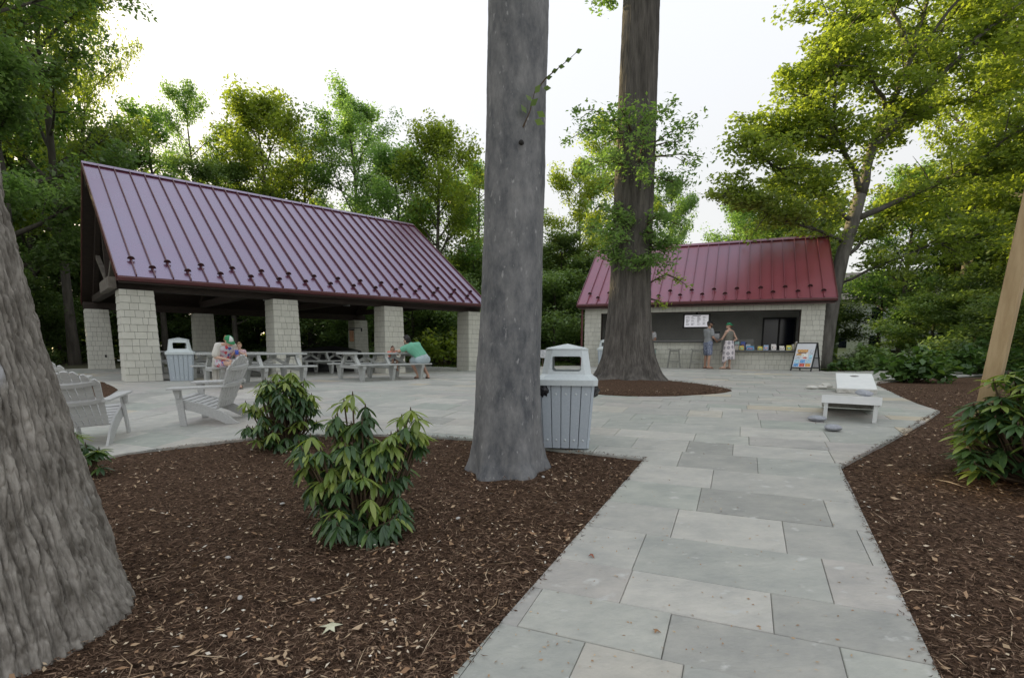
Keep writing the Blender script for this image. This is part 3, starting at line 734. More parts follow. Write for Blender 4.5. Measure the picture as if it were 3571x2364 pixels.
# ================================================================== FURNITURE
def trash_can(loc, rz, lab):
    t = thing('trash_can', lab, 'trash can', loc, rz, 'slatted trash cans')
    hb, ht, zb = .262, .305, .69
    part('inner_drum', MB().add([(x*(hb-.03), y*(hb-.03), .02) for x, y in ((-1,-1), (1,-1), (1,1), (-1,1))] + [(x*(ht-.03), y*(ht-.03), zb) for x, y in ((-1,-1), (1,-1), (1,1), (-1,1))],
         [(3,2,1,0), (4,5,6,7), (0,1,5,4), (1,2,6,5), (2,3,7,6), (3,0,4,7)]), M('drum dark', (.08, .085, .09), rough=.7), t)
    sl = MB(); n = 5                                   # one slat of a side: tapered board with chamfered front
    for s in range(4):
        rot = Matrix.Rotation(s*math.pi/2, 4, 'Z')
        for i in range(n):
            f0, f1 = -1+2*i/n+.012, -1+2*(i+1)/n-.012
            cut = .90
            vs = []
            for z, h in ((.0, hb), (zb, ht)):
                a, b = f0*h*cut, f1*h*cut
                vs += [(a, -h+.022, z), (b, -h+.022, z), (b, -h+.005, z), (b-.005, -h, z), (a+.005, -h, z), (a, -h+.005, z)]
            fs = [(5,4,3,2,1,0), (6,7,8,9,10,11)] + [(k, (k+1) % 6, 6+(k+1) % 6, 6+k) for k in range(6)]
            o = part('slat', MB().add([rot @ Vector(v) for v in vs], fs), m_can, t)
            bl = MB()
            for z in (.09, .60):
                h = hb+(ht-hb)*z/zb; bl.ball((.5*(f0+f1)*h*cut, -h-.001, z), .013, .006, .013, 8, 5)
            part('rivets', MB().add([rot @ Vector(v) for v in bl.v], bl.f), m_canlid, o, True)
        c = MB()                                        # chamfered corner post
        vs = []
        for z, h in ((.0, hb), (zb, ht)):
            vs += [(h*.905, -h+.004, z), (h-.004, -h*.905, z), (h-.03, -h*.88, z), (h*.88, -h+.03, z)]
        c.add([rot @ Vector(v) for v in vs], [(3,2,1,0), (4,5,6,7), (0,1,5,4), (1,2,6,5), (2,3,7,6), (3,0,4,7)])
        part('corner_post', c, m_can, t)
    # lid: skirt, hood with four openings, low pyramid top
    def ring(h, ch, z): return [(-h+ch, -h, z), (h-ch, -h, z), (h, -h+ch, z), (h, h-ch, z), (h-ch, h, z), (-h+ch, h, z), (-h, h-ch, z), (-h, -h+ch, z)]
    lid = MB()
    rows = [ring(.29, .05, zb+.004), ring(.338, .05, zb+.004), ring(.342, .05, zb+.065), ring(.31, .06, zb+.085), ring(.268, .07, zb+.125), ring(.240, .07, zb+.130)]
    vs = [p for r in rows for p in r]
    fs = [(k*8+i, k*8+(i+1) % 8, (k+1)*8+(i+1) % 8, (k+1)*8+i) for k in range(len(rows)-1) for i in range(8)]
    lid.add(vs, fs)
    L = part('lid', lid, m_canlid, t)
    hood = MB(); z0, z1 = zb+.12, zb+.385
    def hw(z): return .270-(z-z0)*.16
    for s in range(4):
        rot = Matrix.Rotation(s*math.pi/2, 4, 'Z')
        ow, oz0, oz1 = .158, zb+.155, zb+.315
        def P(x, z, d=0): return rot @ Vector((x, -hw(z)+d, z))
        for d, flip in ((0, False), (.022, True)):
            k = len(hood.v)
            e0, e1 = hw(z0)-.07, hw(z1)-.07
            outer = [P(-e0, z0, d), P(e0, z0, d), P(e1, z1, d), P(-e1, z1, d)]
            iw = ow if not flip else ow-.004
            inn = [P(-iw+.02, oz0, d), P(iw-.02, oz0, d), P(iw, oz0+.02, d), P(iw, oz1-.015, d), P(iw-.015, oz1, d), P(-iw+.015, oz1, d), P(-iw, oz1-.015, d), P(-iw, oz0+.02, d)]
            f = [(0,1,5,4), (1,2,7,6), (1,6,5), (2,3,9,8), (2,8,7), (3,0,11,10), (3,10,9), (0,4,11)]
            hood.add(outer+inn, f if not flip else [q[::-1] for q in f])
        a = len(hood.v)-24; hood.f += [(a+4+i, a+4+(i+1) % 8, a+16+(i+1) % 8, a+16+i) for i in range(8)]; hood.r += [.5]*8
        q = [rot @ Vector((hw(z0)-.07, -hw(z0), z0)), rot @ Vector((hw(z0), -hw(z0)+.07, z0)), rot @ Vector((hw(z1), -hw(z1)+.07, z1)), rot @ Vector((hw(z1)-.07, -hw(z1), z1))]
        hood.add(q, [(0, 1, 2, 3)])
    h1 = hw(z1)
    rr_ = [ring(h1+.004, .07, z1-.004), ring(h1+.006, .07, z1+.012), ring(h1-.03, .06, z1+.026)]
    vs = [p for r in rr_ for p in r] + [(0, 0, z1+.068)]
    hood.add(vs, [(k*8+i, k*8+(i+1) % 8, (k+1)*8+(i+1) % 8, (k+1)*8+i) for k in range(2) for i in range(8)] + [(16+i, 16+(i+1) % 8, 24) for i in range(8)] + [tuple(range(7, -1, -1))])
    part('hood', hood, m_canlid, L)
    return t
c1 = trash_can((.62, 5.92, G(.62, 5.92)+.044), -.13, 'blue-grey slatted trash can behind the smooth grey trunk')
for (x, y, w, rz) in ((.305, -.20, .18, .9), (-.24, -.30, .12, 0)):       # liner puffing out below the lid
    lb = MB(); vs = []; n = 16; m_ = 7
    for j in range(m_+1):
        for i in range(n):
            a = 2*math.pi*i/n; rr2 = (.5+.5*math.sin(math.pi*j/m_))*(.92+.16*math.sin(i*2.3+j*1.7))
            vs.append((math.cos(a)*w*.5*rr2, math.sin(a)*.035*rr2, -.115*j/m_*(1+.18*math.sin(i*1.3))))
    lb.add(vs, [(j*n+i, j*n+(i+1) % n, (j+1)*n+(i+1) % n, (j+1)*n+i) for j in range(m_) for i in range(n)] + [tuple(range(m_*n, m_*n+n))])
    part('bin_liner', lb, m_bag, c1, True, loc=(x, y, .695), rot=(0, 0, rz))
trash_can((-8.95, 14.12, .64), .62, 'slatted trash can beside the nearest pavilion pillar')
trash_can((3.88, 21.72, .785), -.35, 'slatted trash can against the kiosk, half hidden by the thick trunk')

def adirondack(loc, rz, lab):
    """faces local -X"""
    t = thing('adirondack_chair', lab, 'chair', loc, rz, 'grey adirondack chairs')
    for s in (-1, 1):
        y = s*.27
        part('front_leg', MB().box(-.40, -.30, y+s*.02-.014, y+s*.02+.014, 0, .555, .005), m_chair, t)
        sk = [(-.42, .27), (-.42, .39), (-.36, .40), (.02, .29), (.25, .17), (.42, .03), (.47, 0), (.27, 0), (.05, .12), (-.2, .21)]
        mb = MB(); mb.prism(sk, y-s*.012-.014, y-s*.012+.014, axis='y'); part('skid_leg', mb, m_chair, t)
        arm = [(-.47, -.075), (-.45, -.10), (-.30, -.105), (.10, -.07), (.33, -.055), (.36, -.02), (.36, .03), (.2, .06), (-.42, .07), (-.47, .05)]
        arm = [(x, s*(-yy)+y+s*.03) for x, yy in arm]
        mb = MB(); mb.prism(arm if area(arm) > 0 else arm[::-1], .557, .582); part('armrest', mb, m_chair, t)
        part('arm_bracket', MB().prism([(-.38, .42), (-.32, .42), (-.30, .555), (-.40, .555)], y+s*.05-.01, y+s*.05+.03*1, axis='y'), m_chair, t)
        bl = MB()
        for x, z in ((-.365, .33), (-.335, .26)): bl.ball((x, y+s*.035, z), .009, .005, .009, 8, 5)
        part('bolts', bl, m_bolt, t)
    for i in range(7):
        x = -.385+i*.082; z = .40-.018-i*.026+ (0.004 if i == 0 else 0)
        part('seat_slat', MB().box(-.034, .034, -.262, .262, -.011, .011, .004, m=Matrix.Translation((x, 0, z+.012)) @ Matrix.Rotation(.31, 4, 'Y')), m_chair, t)
    part('front_apron', MB().box(-.425, -.40, -.25, .25, .27, .395, .004), m_chair, t)
    # back: seven fanned slats on a recline
    br = Matrix.Translation((.15, 0, .235)) @ Matrix.Rotation(R(26), 4, 'Y')
    hs = [.70, .78, .825, .84, .825, .78, .70]
    for i in range(7):
        k = i-3; w0, w1 = .0275, .0385; a0, a1 = k*.068, k*.094; h = hs[i]
        hl = h-(.02 if k < 0 else 0)*(-k)*.4 - (.03 if k < 0 else 0); hr_ = h-(.02 if k > 0 else 0)*k*.4 - (.03 if k > 0 else 0)
        poly = [(a0-w0, 0), (a0+w0, 0), (a1+w1-.0, hr_), (a1, h+.008), (a1-w1, hl)]
        mb = MB(); mb.prism(poly, -.012, .012, axis='x', m=br); part('back_slat', mb, m_chair, t)
    for z, hw_ in ((.10, .26), (.36, .30), (.63, .285)):     # curved back rails
        pts = []
        for i in range(9):
            a = -1+2*i/8; pts.append((.016+.05*(1-a*a) if z > .3 else .016, a*hw_))
        inner = [(.0135, a) for _, a in pts]
        poly = pts + inner[::-1]
        mb = MB(); n = len(poly)
        vs = [(x, y, z) for x, y in poly] + [(x, y, z+.055) for x, y in poly]
        mb.add([br @ Vector(v) for v in vs], [tuple(range(n)), tuple(range(2*n-1, n-1, -1))] + [(i, n+i, n+(i+1) % n, (i+1) % n) for i in range(n)])
        part('back_rail', mb, m_chair, t)
    return t
def gloc(x, y, dz=.043): return (x, y, G(x, y)+dz)
def tilt(o, x, y):                                     # lay a thing on the sloping paving
    e = .3; n = Vector((-(G(x+e, y)-G(x-e, y))/(2*e), -(G(x, y+e)-G(x, y-e))/(2*e), 1)).normalized()
    q = Vector((0, 0, 1)).rotation_difference(n)
    o.rotation_euler = (q @ o.rotation_euler.to_quaternion()).to_euler()
for x, y, rz, lab in ((-4.55, 7.98, .02, 'grey adirondack chair in side view on the patio before the seated woman'),
                      (-5.66, 6.98, -1.20, 'grey adirondack chair seen from behind, just right of the furrowed trunk'),
                      (-7.95, 9.15, -1.2, 'grey adirondack chair farthest back, only its rounded back showing by the furrowed trunk')):
    tilt(adirondack(gloc(x, y), rz, lab), x, y)

def picnic_table(cx, cy, lab, z=.638):
    t = thing('picnic_table', lab, 'picnic table', (cx, cy, z), PU, 'long picnic tables')
    for i in range(5):
        y = -.37+i*.148
        part('top_plank', MB().box(-1.22+(.05 if i in (0, 4) else 0), 1.22-(.05 if i in (0, 4) else 0), y+.003, y+.145, .715, .755, .006), m_table, t)
    for s in (-1, 1):
        part('bench_seat', MB().box(-1.22, 1.22, s*.72-.14, s*.72+.14, .415, .455, .008), m_table, t)
    for x in (-.92, 0, .92):
        part('cross_beam', MB().box(x-.045, x+.045, -.84, .84, .325, .413, .006), m_table, t)
        part('top_batten', MB().box(x-.04, x+.04, -.34, .34, .66, .713), m_table, t)
        for s in (-1, 1):
            mb = MB(); mb.prism([(s*.72, 0), (s*.60, 0), (s*.52, .322), (s*.80, .322)][::s], x-.04, x+.04, axis='x'); part('leg', mb, m_table, t)
            mb = MB(); mb.beam((x, s*.50, .415), (x, s*.27, .66), .08, .085); part('upright', mb, m_table, t)
    for s in (-1, 1):
        mb = MB(); mb.beam((s*.88, 0, .40), (s*.36, 0, .70), .05, .07); part('brace', mb, m_table, t)
        mb = MB(); mb.beam((s*.06, 0, .40), (s*.52, 0, .70), .05, .07); part('brace', mb, m_table, t)
    return t
picnic_table(-3.83, 15.2, 'long pale grey picnic table where the man in the green shirt leans')
picnic_table(-6.36, 12.93, 'long pale grey picnic table beside the seated woman and child')
picnic_table(-8.75, 15.85, 'shaded picnic table behind the woman, between front and rear pillars')
picnic_table(-6.75, 18.7, 'shaded picnic table in front of the black covered fire pit')
picnic_table(-11.75, 17.75, 'shaded picnic table behind the nearest pavilion pillar')

fp = thing('covered_fire_pit', 'low black vinyl-covered fire pit behind the rear picnic table', 'fire pit', (-7.0, 20.3, .64), PU)
cvr = MB(); vs = []; n = 32; prof = [(1.05, 0), (1.08, .25), (1.06, .60), (1.0, .78), (.7, .86), (.3, .93), (.05, .95)]
for r_, z in prof:
    for i in range(n):
        a = 2*math.pi*i/n; rr2 = r_*(1+.03*math.sin(i*3.1+z*5)) ; vs.append((rr2*math.cos(a)*1.15, rr2*math.sin(a)*.8, z))
cvr.add(vs, [(k*n+i, k*n+(i+1) % n, (k+1)*n+(i+1) % n, (k+1)*n+i) for k in range(len(prof)-1) for i in range(n)] + [tuple(range((len(prof)-1)*n, len(prof)*n))])
part('cover', cvr, m_blackcloth, fp, True)
part('tie_cord', MB().tube([(1.25*math.cos(2*math.pi*i/32), .87*math.sin(2*math.pi*i/32), .2+.01*math.sin(i*2)) for i in range(33)], .012, 6, False), m_black, fp)

# A-frame board
ab = thing('sandwich_board', 'black A-frame sandwich board with a colourful picture menu beside the kiosk pier', 'sign', gloc(10.50, 18.75, .045), -.92)
def leaf_panel(s, fancy):
    fr = MB(); mtx = Matrix.Translation((0, s*.36, 0)) @ Matrix.Rotation(s*R(19.5), 4, 'X')
    for x in (-.34, .34): fr.box(x-.02, x+.02, -.015, .015, 0, 1.06, m=mtx)
    fr.box(-.32, .32, -.014, .014, 1.02, 1.06, m=mtx); fr.box(-.32, .32, -.014, .014, .10, .14, m=mtx)
    p = part('frame', fr, m_black, ab)
    part('panel', MB().box(-.32, .32, -.006, .006, .14, 1.02, m=mtx), m_signw, p)
    if fancy:
        rr = random.Random(4)
        cols = dict(bun=(.50, .27, .08), meat=(.16, .07, .04), red=(.45, .06, .04), blue=(.10, .28, .55), sky=(.30, .50, .70), cream=(.70, .66, .55), orange=(.60, .26, .05), grey=(.40, .42, .46))
        def pic(x0, x1, z0, z1, c): part('picture', MB().box(x0, x1, -.0085, -.0068, z0, z1, m=mtx), M('print '+c, cols[c], tuple(min(1, v*1.7+.05) for v in cols[c]), scale=18, rough=.4, lo=.4, hi=.6), p)
        pic(-.26, .10, .70, .80, 'bun'); pic(-.22, .06, .655, .698, 'meat'); pic(-.27, -.10, .58, .652, 'bun'); pic(-.09, .12, .52, .652, 'cream'); pic(-.02, .10, .47, .518, 'red')
        pic(-.28, -.11, .44, .575, 'grey'); pic(.17, .28, .62, .80, 'grey'); pic(.17, .28, .45, .60, 'sky')
        for i, c in enumerate(('sky', 'blue', 'sky')): pic(-.29+i*.2, -.12+i*.2, .30, .42, c)
        for i, c in enumerate(('blue', 'red', 'orange')): pic(-.29+i*.2, -.12+i*.2, .165, .28, c)
        for i in range(5): part('caption', MB().box(-.28+i*.115, -.20+i*.115, -.0085, -.0068, .287, .293, m=mtx), m_ink, p)
leaf_panel(-1, True); leaf_panel(1, False)
for x in (-.37, .37):
    mb = MB(); mb.beam((x, -.205, .46), (x, .205, .46), .012, .03); part('spreader', mb, m_black, ab)

# cornhole
def cornhole(loc, rz, lab):
    """raised end at local -Y"""
    t = thing('cornhole_board', lab, 'cornhole board', loc, rz, 'white cornhole boards')
    Wd, Ln, zl, zh = .325, 1.36, .085, .315
    ang = math.atan2(zh-zl, Ln); m = Matrix.Translation((0, Ln/2, zl)) @ Matrix.Rotation(-ang, 4, 'X')
    # deck with a hole
    n = 24; hy = -Ln+.255; hr = .085; mb = MB(); vs = []
    for z in (0, .018):
        vs += [(hr*math.cos(2*math.pi*i/n), hy+hr*math.sin(2*math.pi*i/n), z) for i in range(n)]
        sq = []
        for i in range(n):
            a = 2*math.pi*i/n; c, s_ = math.cos(a), math.sin(a); k = .2/max(abs(c), abs(s_)); sq.append((c*k, hy+s_*k, z))
        vs += sq
    f = []
    for i in range(n):
        j = (i+1) % n
        f += [(2*n+i, 2*n+j, 3*n+j, 3*n+i)[::-1], (i, n+i, n+j, j)[::-1], (i, j, 2*n+j, 2*n+i)[::-1]]
    mb.add([m @ Vector(v) for v in vs], f)
    mb.box(-Wd, Wd, -Ln, hy-.2, 0, .018, m=m); mb.box(-Wd, Wd, hy+.2, 0, 0, .018, m=m)
    mb.box(-Wd, -.2, hy-.2, hy+.2, 0, .018, m=m); mb.box(.2, Wd, hy-.2, hy+.2, 0, .018, m=m)
    part('deck', mb, m_white, t)
    ap = MB(); d = .085
    ap.box(-Wd, Wd, -Ln-.001, -Ln+.03, -d, -.001, m=m); ap.box(-Wd, -Wd+.03, -Ln+.03, -.03, -d, -.001, m=m); ap.box(Wd-.03, Wd, -Ln+.03, -.03, -d, -.001, m=m)
    part('apron', ap, m_white, t)
    part('front_apron', MB().box(-Wd, Wd, -.03, 0, -d+.004, -.001, m=m), m_whitedirty, t)
    for s in (-1, 1):
        mb = MB(); mb.beam((s*(Wd-.055), -Ln/2+.10, 0), (s*(Wd-.055), -Ln/2+.065, zh-.02), .045, .085, up=(0, 1, 0)); part('leg', mb, m_white, t)
    return t
b_near = cornhole(gloc(4.68, 7.20, .045), -.55, 'white cornhole board nearer the camera, seen from its raised legged end'); tilt(b_near, 4.68, 7.2)
b_far = cornhole(gloc(6.98, 10.62, .045), math.pi-.52, 'white cornhole board farther away, showing its holed deck'); tilt(b_far, 6.6, 10.5)
def beanbag(loc, rz, mat, lab, fold=0.0, rx=0):
    mb = MB(); n = 12; vs = []
    rr = random.Random(hash(lab) % 1000 if False else len(lab)*7)
    for side in (1, -1):
        for i in range(n+1):
            for j in range(n+1):
                x, y = -1+2*i/n, -1+2*j/n
                e = (1-abs(x)**2.6)*(1-abs(y)**2.6)
                z = side*.036*max(0, e)**.45 + .036 + .012*fold*x*x + .004*math.sin(3*x+2*y+len(lab))
                pin = 1-.08*(x*x*y*y)
                vs.append((x*.09*pin, y*.09*pin, max(z, .002)))
    k = (n+1)**2; f = []
    for i in range(n):
        for j in range(n):
            a = i*(n+1)+j; q = (a, a+n+1, a+n+2, a+1); f.append(q); f.append(tuple(k+v for v in q[::-1]))
    mb.add(vs, f)
    o = part('beanbag', mb, mat, None, True, loc=loc, rot=(rx, 0, rz))
    tag(o, lab, 'beanbag', 'cornhole beanbags')
beanbag(gloc(6.40, 11.12), .3, m_bagw, 'white beanbag lying alone left of the far cornhole board')
beanbag(gloc(6.66, 11.18), .9, m_bagw, 'white beanbag at the bottom of the pair left of the far board')
x, y, z = gloc(6.82, 11.30); beanbag((x, y, z+.03), .2, m_bagw, 'white beanbag resting on another left of the far board', 1, .35)
beanbag(gloc(3.98, 6.74), .2, m_bagg, 'grey beanbag on the paving just left of the near cornhole board')
beanbag(gloc(3.84, 6.16), -.4, m_bagg, 'grey beanbag nearest the camera on the paving')
x, y, z = gloc(4.72, 6.98); beanbag((x, y, z+.29), .5, m_bagg, 'grey beanbag lying on the deck of the near cornhole board', 0, .18)

# leaning post in the right bed
po = thing('wooden_post', 'leaning raw timber post rising behind the right rhododendron', 'post', (4.16, 4.62, G(4.16, 4.62)-.1), 0)
mb = MB(); mt = Matrix.Rotation(R(5.4), 4, 'Y') @ Matrix.Rotation(.62, 4, 'Z')
mb.box(-.06, .06, -.06, .06, 0, 3.6, .006, m=mt)
part('timber', mb, m_post, po)
part('wire_tie', MB().tube([mt @ Vector((.067*math.cos(a), .067*math.sin(a)*1.0, 2.2)) * 1.0 for a in [2*math.pi*i/4+math.pi/4 for i in range(5)]], .006, 5, False), m_black, po)
# small yard sign
ys = thing('yard_sign', 'small white notice on a stake at the lawn beyond the trash can', 'sign', (1.32, 22.9, G(1.32, 22.9)), -.2)
part('panel', MB().box(-.17, .17, -.01, .01, .42, .76), m_signw, ys)
sgt = MB().box(-.15, -.09, -.013, -.011, .55, .73)
for i in range(5): sgt.box(-.05, .05+.08*((i*7) % 3)/2, -.013, -.011, .70-i*.055, .715-i*.055)
part('print', sgt, m_ink, ys); part('stake', MB().box(-.02, .02, .012, .03, 0, .6), m_stem, ys)

# ================================================================== PEOPLE
def capsule(mb, a, b, ra, rb, n=12):
    a, b = Vector(a), Vector(b); d = b-a
    if d.length < 1e-5: mb.ball(a, ra, n=n, h=8); return
    u = d.normalized(); pts = []; rad = []
    for k in range(4):
        t = math.pi/2*(1-k/4.0); pts.append(a-u*ra*math.sin(t)); rad.append(max(.0015, ra*math.cos(t)))
    pts += [a, b]; rad += [ra, rb]
    for k in range(1, 5):
        t = math.pi/2*k/4.0; pts.append(b+u*rb*math.sin(t)); rad.append(max(.0015, rb*math.cos(t)))
    mb.tube(pts, rad, n)
def fused(name, caps, voxel=.009, smooth_it=4, ratio=.4):
    """one continuous skin over tapered limbs"""
    mb = MB()
    for c in caps:
        if len(c) == 4: capsule(mb, *c)
        else: mb.ball(c[0], *c[1], n=16, h=12)
    o = bpy.data.objects.new('tmp', mb.mesh('tmp')); col.objects.link(o)
    r = o.modifiers.new('r', 'REMESH'); r.mode = 'VOXEL'; r.voxel_size = voxel
    s = o.modifiers.new('s', 'SMOOTH'); s.factor = .5; s.iterations = smooth_it
    d = o.modifiers.new('d', 'DECIMATE'); d.ratio = ratio
    dg = bpy.context.evaluated_depsgraph_get()
    me = bpy.data.meshes.new_from_object(o.evaluated_get(dg)); me.name = name
    bpy.data.objects.remove(o)
    me.polygons.foreach_set('use_smooth', [True]*len(me.polygons)); me.update()
    return me
V3 = Vector
def mixp(a, b, t): return V3(a).lerp(V3(b), t)
def hand_caps(w, e, s, side, curl=.5):
    """palm, four unequal bent fingers and a thumb from wrist w, pointing away from elbow e"""
    w, e = V3(w), V3(e); d = (w-e).normalized(); up = V3((0, 0, 1))
    lat = d.cross(up); lat = lat.normalized() if lat.length > .1 else V3((1, 0, 0)); nrm = lat.cross(d)
    c = [(w, w+d*.03*s, .024*s, .026*s)]
    for i, L in enumerate((.062, .075, .070, .052)):
        o = (i-1.5)*.021*s; k = w+d*.082*s+lat*o*1.05; c.append((w+d*.02*s+lat*o*.7, k, .015*s, .0125*s))
        m = k+(d*(1-.4*curl)-nrm*curl*.8).normalized()*L*.5*s; t = m+(d*(1-1.1*curl)-nrm*curl*1.3).normalized()*L*.5*s
        c += [(k, m, .0105*s, .0095*s), (m, t, .0095*s, .008*s)]
    tb = w+d*.03*s+lat*side*.026*s; tm = tb+(d*.6+lat*side*.7-nrm*.2).normalized()*.036*s
    c += [(tb, tm, .0135*s, .0115*s), (tm, tm+(d+lat*side*.1-nrm*.3).normalized()*.03*s, .011*s, .009*s)]
    return c
def person(label, loc, rz, J, s, skin, hair_c, wear, curl=.5, slim=1.0, hairstyle='short'):
    root = thing('person', label, 'person', loc, rz)
    J = {k: V3(v) for k, v in J.items()}
    face = J['face'].normalized(); hu = (J['hea']-J['nec']); hu = (hu-face*hu.dot(face)).normalized(); side = face.cross(hu)
    ax = (J['sr']-J['sl']).normalized(); h = J['hea']; w = s*slim
    seg = {}
    seg['hips'] = [(J['hl'], J['hr'], .098*w, .098*w)]
    seg['belly'] = [(J['pel']+ax*k*.05*w, J['wai']+ax*k*.045*w, .105*w, .098*w) for k in (-1, 0, 1)]
    seg['chest'] = [(J['wai']+ax*k*.045*w, J['che']+ax*k*.075*w, .10*w, .112*w) for k in (-1, 0, 1)]
    seg['yoke'] = [(J['sl'], J['sr'], .056*w, .056*w), (J['che'], J['nec'], .10*w, .052*s), (mixp(J['sl'], J['nec'], .35), J['nec'], .055*w, .045*s), (mixp(J['sr'], J['nec'], .35), J['nec'], .055*w, .045*s)]
    for L in 'lr':
        sh, el, wr, hp, kn, an, to = (J[k+L] for k in ('s', 'e', 'w', 'h', 'k', 'a', 't'))
        seg['uarm'+L] = [(sh, el, .050*w, .039*w)]
        seg['farm'+L] = [(el, mixp(el, wr, .35), .038*w, .039*w), (mixp(el, wr, .35), wr, .039*w, .026*w)]
        seg['hand'+L] = hand_caps(wr, el, s, 1 if L == 'l' else -1, curl)
        seg['thigh'+L] = [(hp, kn, .082*w, .052*w)]
        c = mixp(kn, an, .33); c2 = c + (V3((0, -1, 0))*.012*s)
        seg['calf'+L] = [(kn, c2, .050*w, .054*w), (c2, an, .054*w, .034*w)]
        fd = (to-an); fd.z = 0
        seg['foot'+L] = [(an+V3((0, 0, -.01)), V3((an.x, an.y, to.z+.012*s))-fd*.25, .034*s, .03*s), (an, to, .034*s, .024*s), (V3((an.x, an.y, to.z+.01*s)), to, .03*s, .026*s)]
    hs = s*1.0
    seg['head'] = [(J['nec'], h-hu*.03*hs, .05*hs, .055*hs), (h+hu*.018*hs-face*.012*hs, (.078*hs, .092*hs, .098*hs)), (h-hu*.03*hs+face*.02*hs, (.062*hs, .07*hs, .07*hs)),
                   (h-hu*.085*hs+face*.045*hs, (.036*hs, .036*hs, .03*hs)), (h+face*.078*hs+hu*.005*hs, h+face*.102*hs-hu*.022*hs, .010*hs, .014*hs),
                   (h+side*.078*hs-hu*.012*hs, (.014*hs, .02*hs, .028*hs)), (h-side*.078*hs-hu*.012*hs, (.014*hs, .02*hs, .028*hs))]
    allc = [c for v in seg.values() for c in v]
    msk = M('skin %.2f' % skin[0], skin, tuple(v*1.08 for v in skin), scale=14, rough=.55)
    part_o = link('body', fused('body', allc, .0085*max(.75, s)), msk, root)
    er = MB()
    for k in (-1, 1): er.ball(h+face*.083*hs+side*k*.032*hs+hu*.012*hs, .011*hs, n=8, h=6)
    if 'shades' not in wear: part('eyes', er, M('eye dark', (.03, .02, .015), rough=.2), root)
    mo = MB(); mo.ball(h+face*.083*hs-hu*.052*hs, .020*hs, .008*hs, .006*hs, n=8, h=6, m=Matrix((side, face, hu)).transposed().to_3x3()); part('mouth', mo, M('lips', (.32, .12, .10), rough=.5), root)
    B = Matrix((side, face, hu)).transposed().to_3x3()        # head basis
    def hp_(x, y, z): return h + B @ V3((x*hs, y*hs, z*hs))
    mh = M('hair %.2f %.2f' % hair_c[:2], hair_c, tuple(v*1.6 for v in hair_c), scale=30, rough=.6, stretch=(1, 1, .2))
    hc = [(hp_(0, -.028, .03), (.088*hs, .088*hs, .092*hs) if 'cap' not in wear else (.086*hs, .088*hs, .082*hs)), (hp_(0, -.045, -.02), (.078*hs, .06*hs, .075*hs)), (hp_(.055, -.02, .0), hp_(.062, -.012, -.035), .026*hs, .016*hs), (hp_(-.055, -.02, .0), hp_(-.062, -.012, -.035), .026*hs, .016*hs), ]
    if 'cap' not in wear: hc.append((hp_(0, .03, .088), hp_(0, -.03, .10), .05*hs, .05*hs))
    if hairstyle == 'long': hc += [(hp_(x, -.06, -.02), hp_(x*1.2, -.085, -.24), .045*hs, .03*hs) for x in (-.05, 0, .05)] + [(hp_(x, -.02, .0), hp_(x*1.05, -.02, -.16), .028*hs, .02*hs) for x in (-.075, .075)]
    if hairstyle == 'tail': hc += [(hp_(0, -.09, .03), hp_(0, -.15, .02), .03*hs, .034*hs), (hp_(0, -.15, .02), hp_(0, -.19, -.10), .034*hs, .014*hs)]
    if hairstyle == 'bun': hc += [(hp_(0, -.10, -.02), hp_(0, -.12, -.05), .035*hs, .03*hs)]
    link('hair', fused('hair', hc, .009*max(.7, s), 2, .5), mh, root)
    if 'beard' in wear:
        link('beard', fused('beard', [(hp_(-.058, .01, -.05), hp_(-.03, .055, -.085), .02*hs, .026*hs), (hp_(.058, .01, -.05), hp_(.03, .055, -.085), .02*hs, .026*hs), (hp_(-.03, .06, -.09), hp_(.03, .06, -.09), .028*hs, .028*hs)], .008, 2, .5), M('beard brown', (.12, .07, .045), rough=.8), root)
    if 'shades' in wear:
        g_ = MB()
        for k in (-1, 1): g_.ball(hp_(k*.034, .090, .012), .028*hs, .010*hs, .02*hs, n=10, h=6, m=B)
        g_.tube([hp_(-.034, .095, .016), hp_(.034, .095, .016)], .004*hs, 6)
        for k in (-1, 1): g_.tube([hp_(k*.06, .08, .016), hp_(k*.08, -.02, .01)], .004*hs, 6)
        part('sunglasses', g_, M('sunglass lens', (.01, .01, .012), rough=.15), root)
    if 'cap' in wear:
        c1, c2, back = wear['cap']; f = -1 if back else 1
        def dome(a0, a1, grow):
            mb = MB(); n, k = 20, 8; vs = []
            for j in range(k+1):
                el = math.pi/2*j/k
                for i in range(n+1):
                    a = a0+(a1-a0)*i/n
                    vs.append(hp_(math.sin(a)*math.cos(el)*(.098+grow), -.015+f*math.cos(a)*math.cos(el)*(.108+grow), .030+math.sin(el)*(.098+grow)))
            mb.add(vs, [(j*(n+1)+i, j*(n+1)+i+1, (j+1)*(n+1)+i+1, (j+1)*(n+1)+i) for j in range(k) for i in range(n)])
            return mb
        m1 = M('cap %.2f %.2f' % c1[:2], c1, tuple(v*1.15 for v in c1), scale=20, rough=.8); m2 = M('cap %.2f %.2f' % c2[:2], c2, tuple(v*1.15 for v in c2), scale=20, rough=.8)
        cp = part('cap', dome(.62, 2*math.pi-.62, 0), m1, root, True)
        part('cap_front', dome(-.62, .62, .0015), m2, cp, True)
        br = MB(); vs = []; n = 12
        for t in (0, 1):
            for r_ in (0, 1):
                for i in range(n+1):
                    a = -1.15+2.3*i/n; rr = .104+r_*.075*math.cos(a*.85)
                    vs.append(hp_(math.sin(a)*min(rr, .10+r_*.01), -.015+f*(math.cos(a)*.104+r_*.085*math.cos(a*1.1)), .036-r_*.022-abs(math.sin(a))**2*.012-t*.005))
        k = n+1
        br.add(vs, [(i, i+1, k+i+1, k+i) for i in range(n)] + [(2*k+i, 3*k+i, 3*k+i+1, 2*k+i+1) for i in range(n)] + [(k+i, k+i+1, 3*k+i+1, 3*k+i) for i in range(n)])
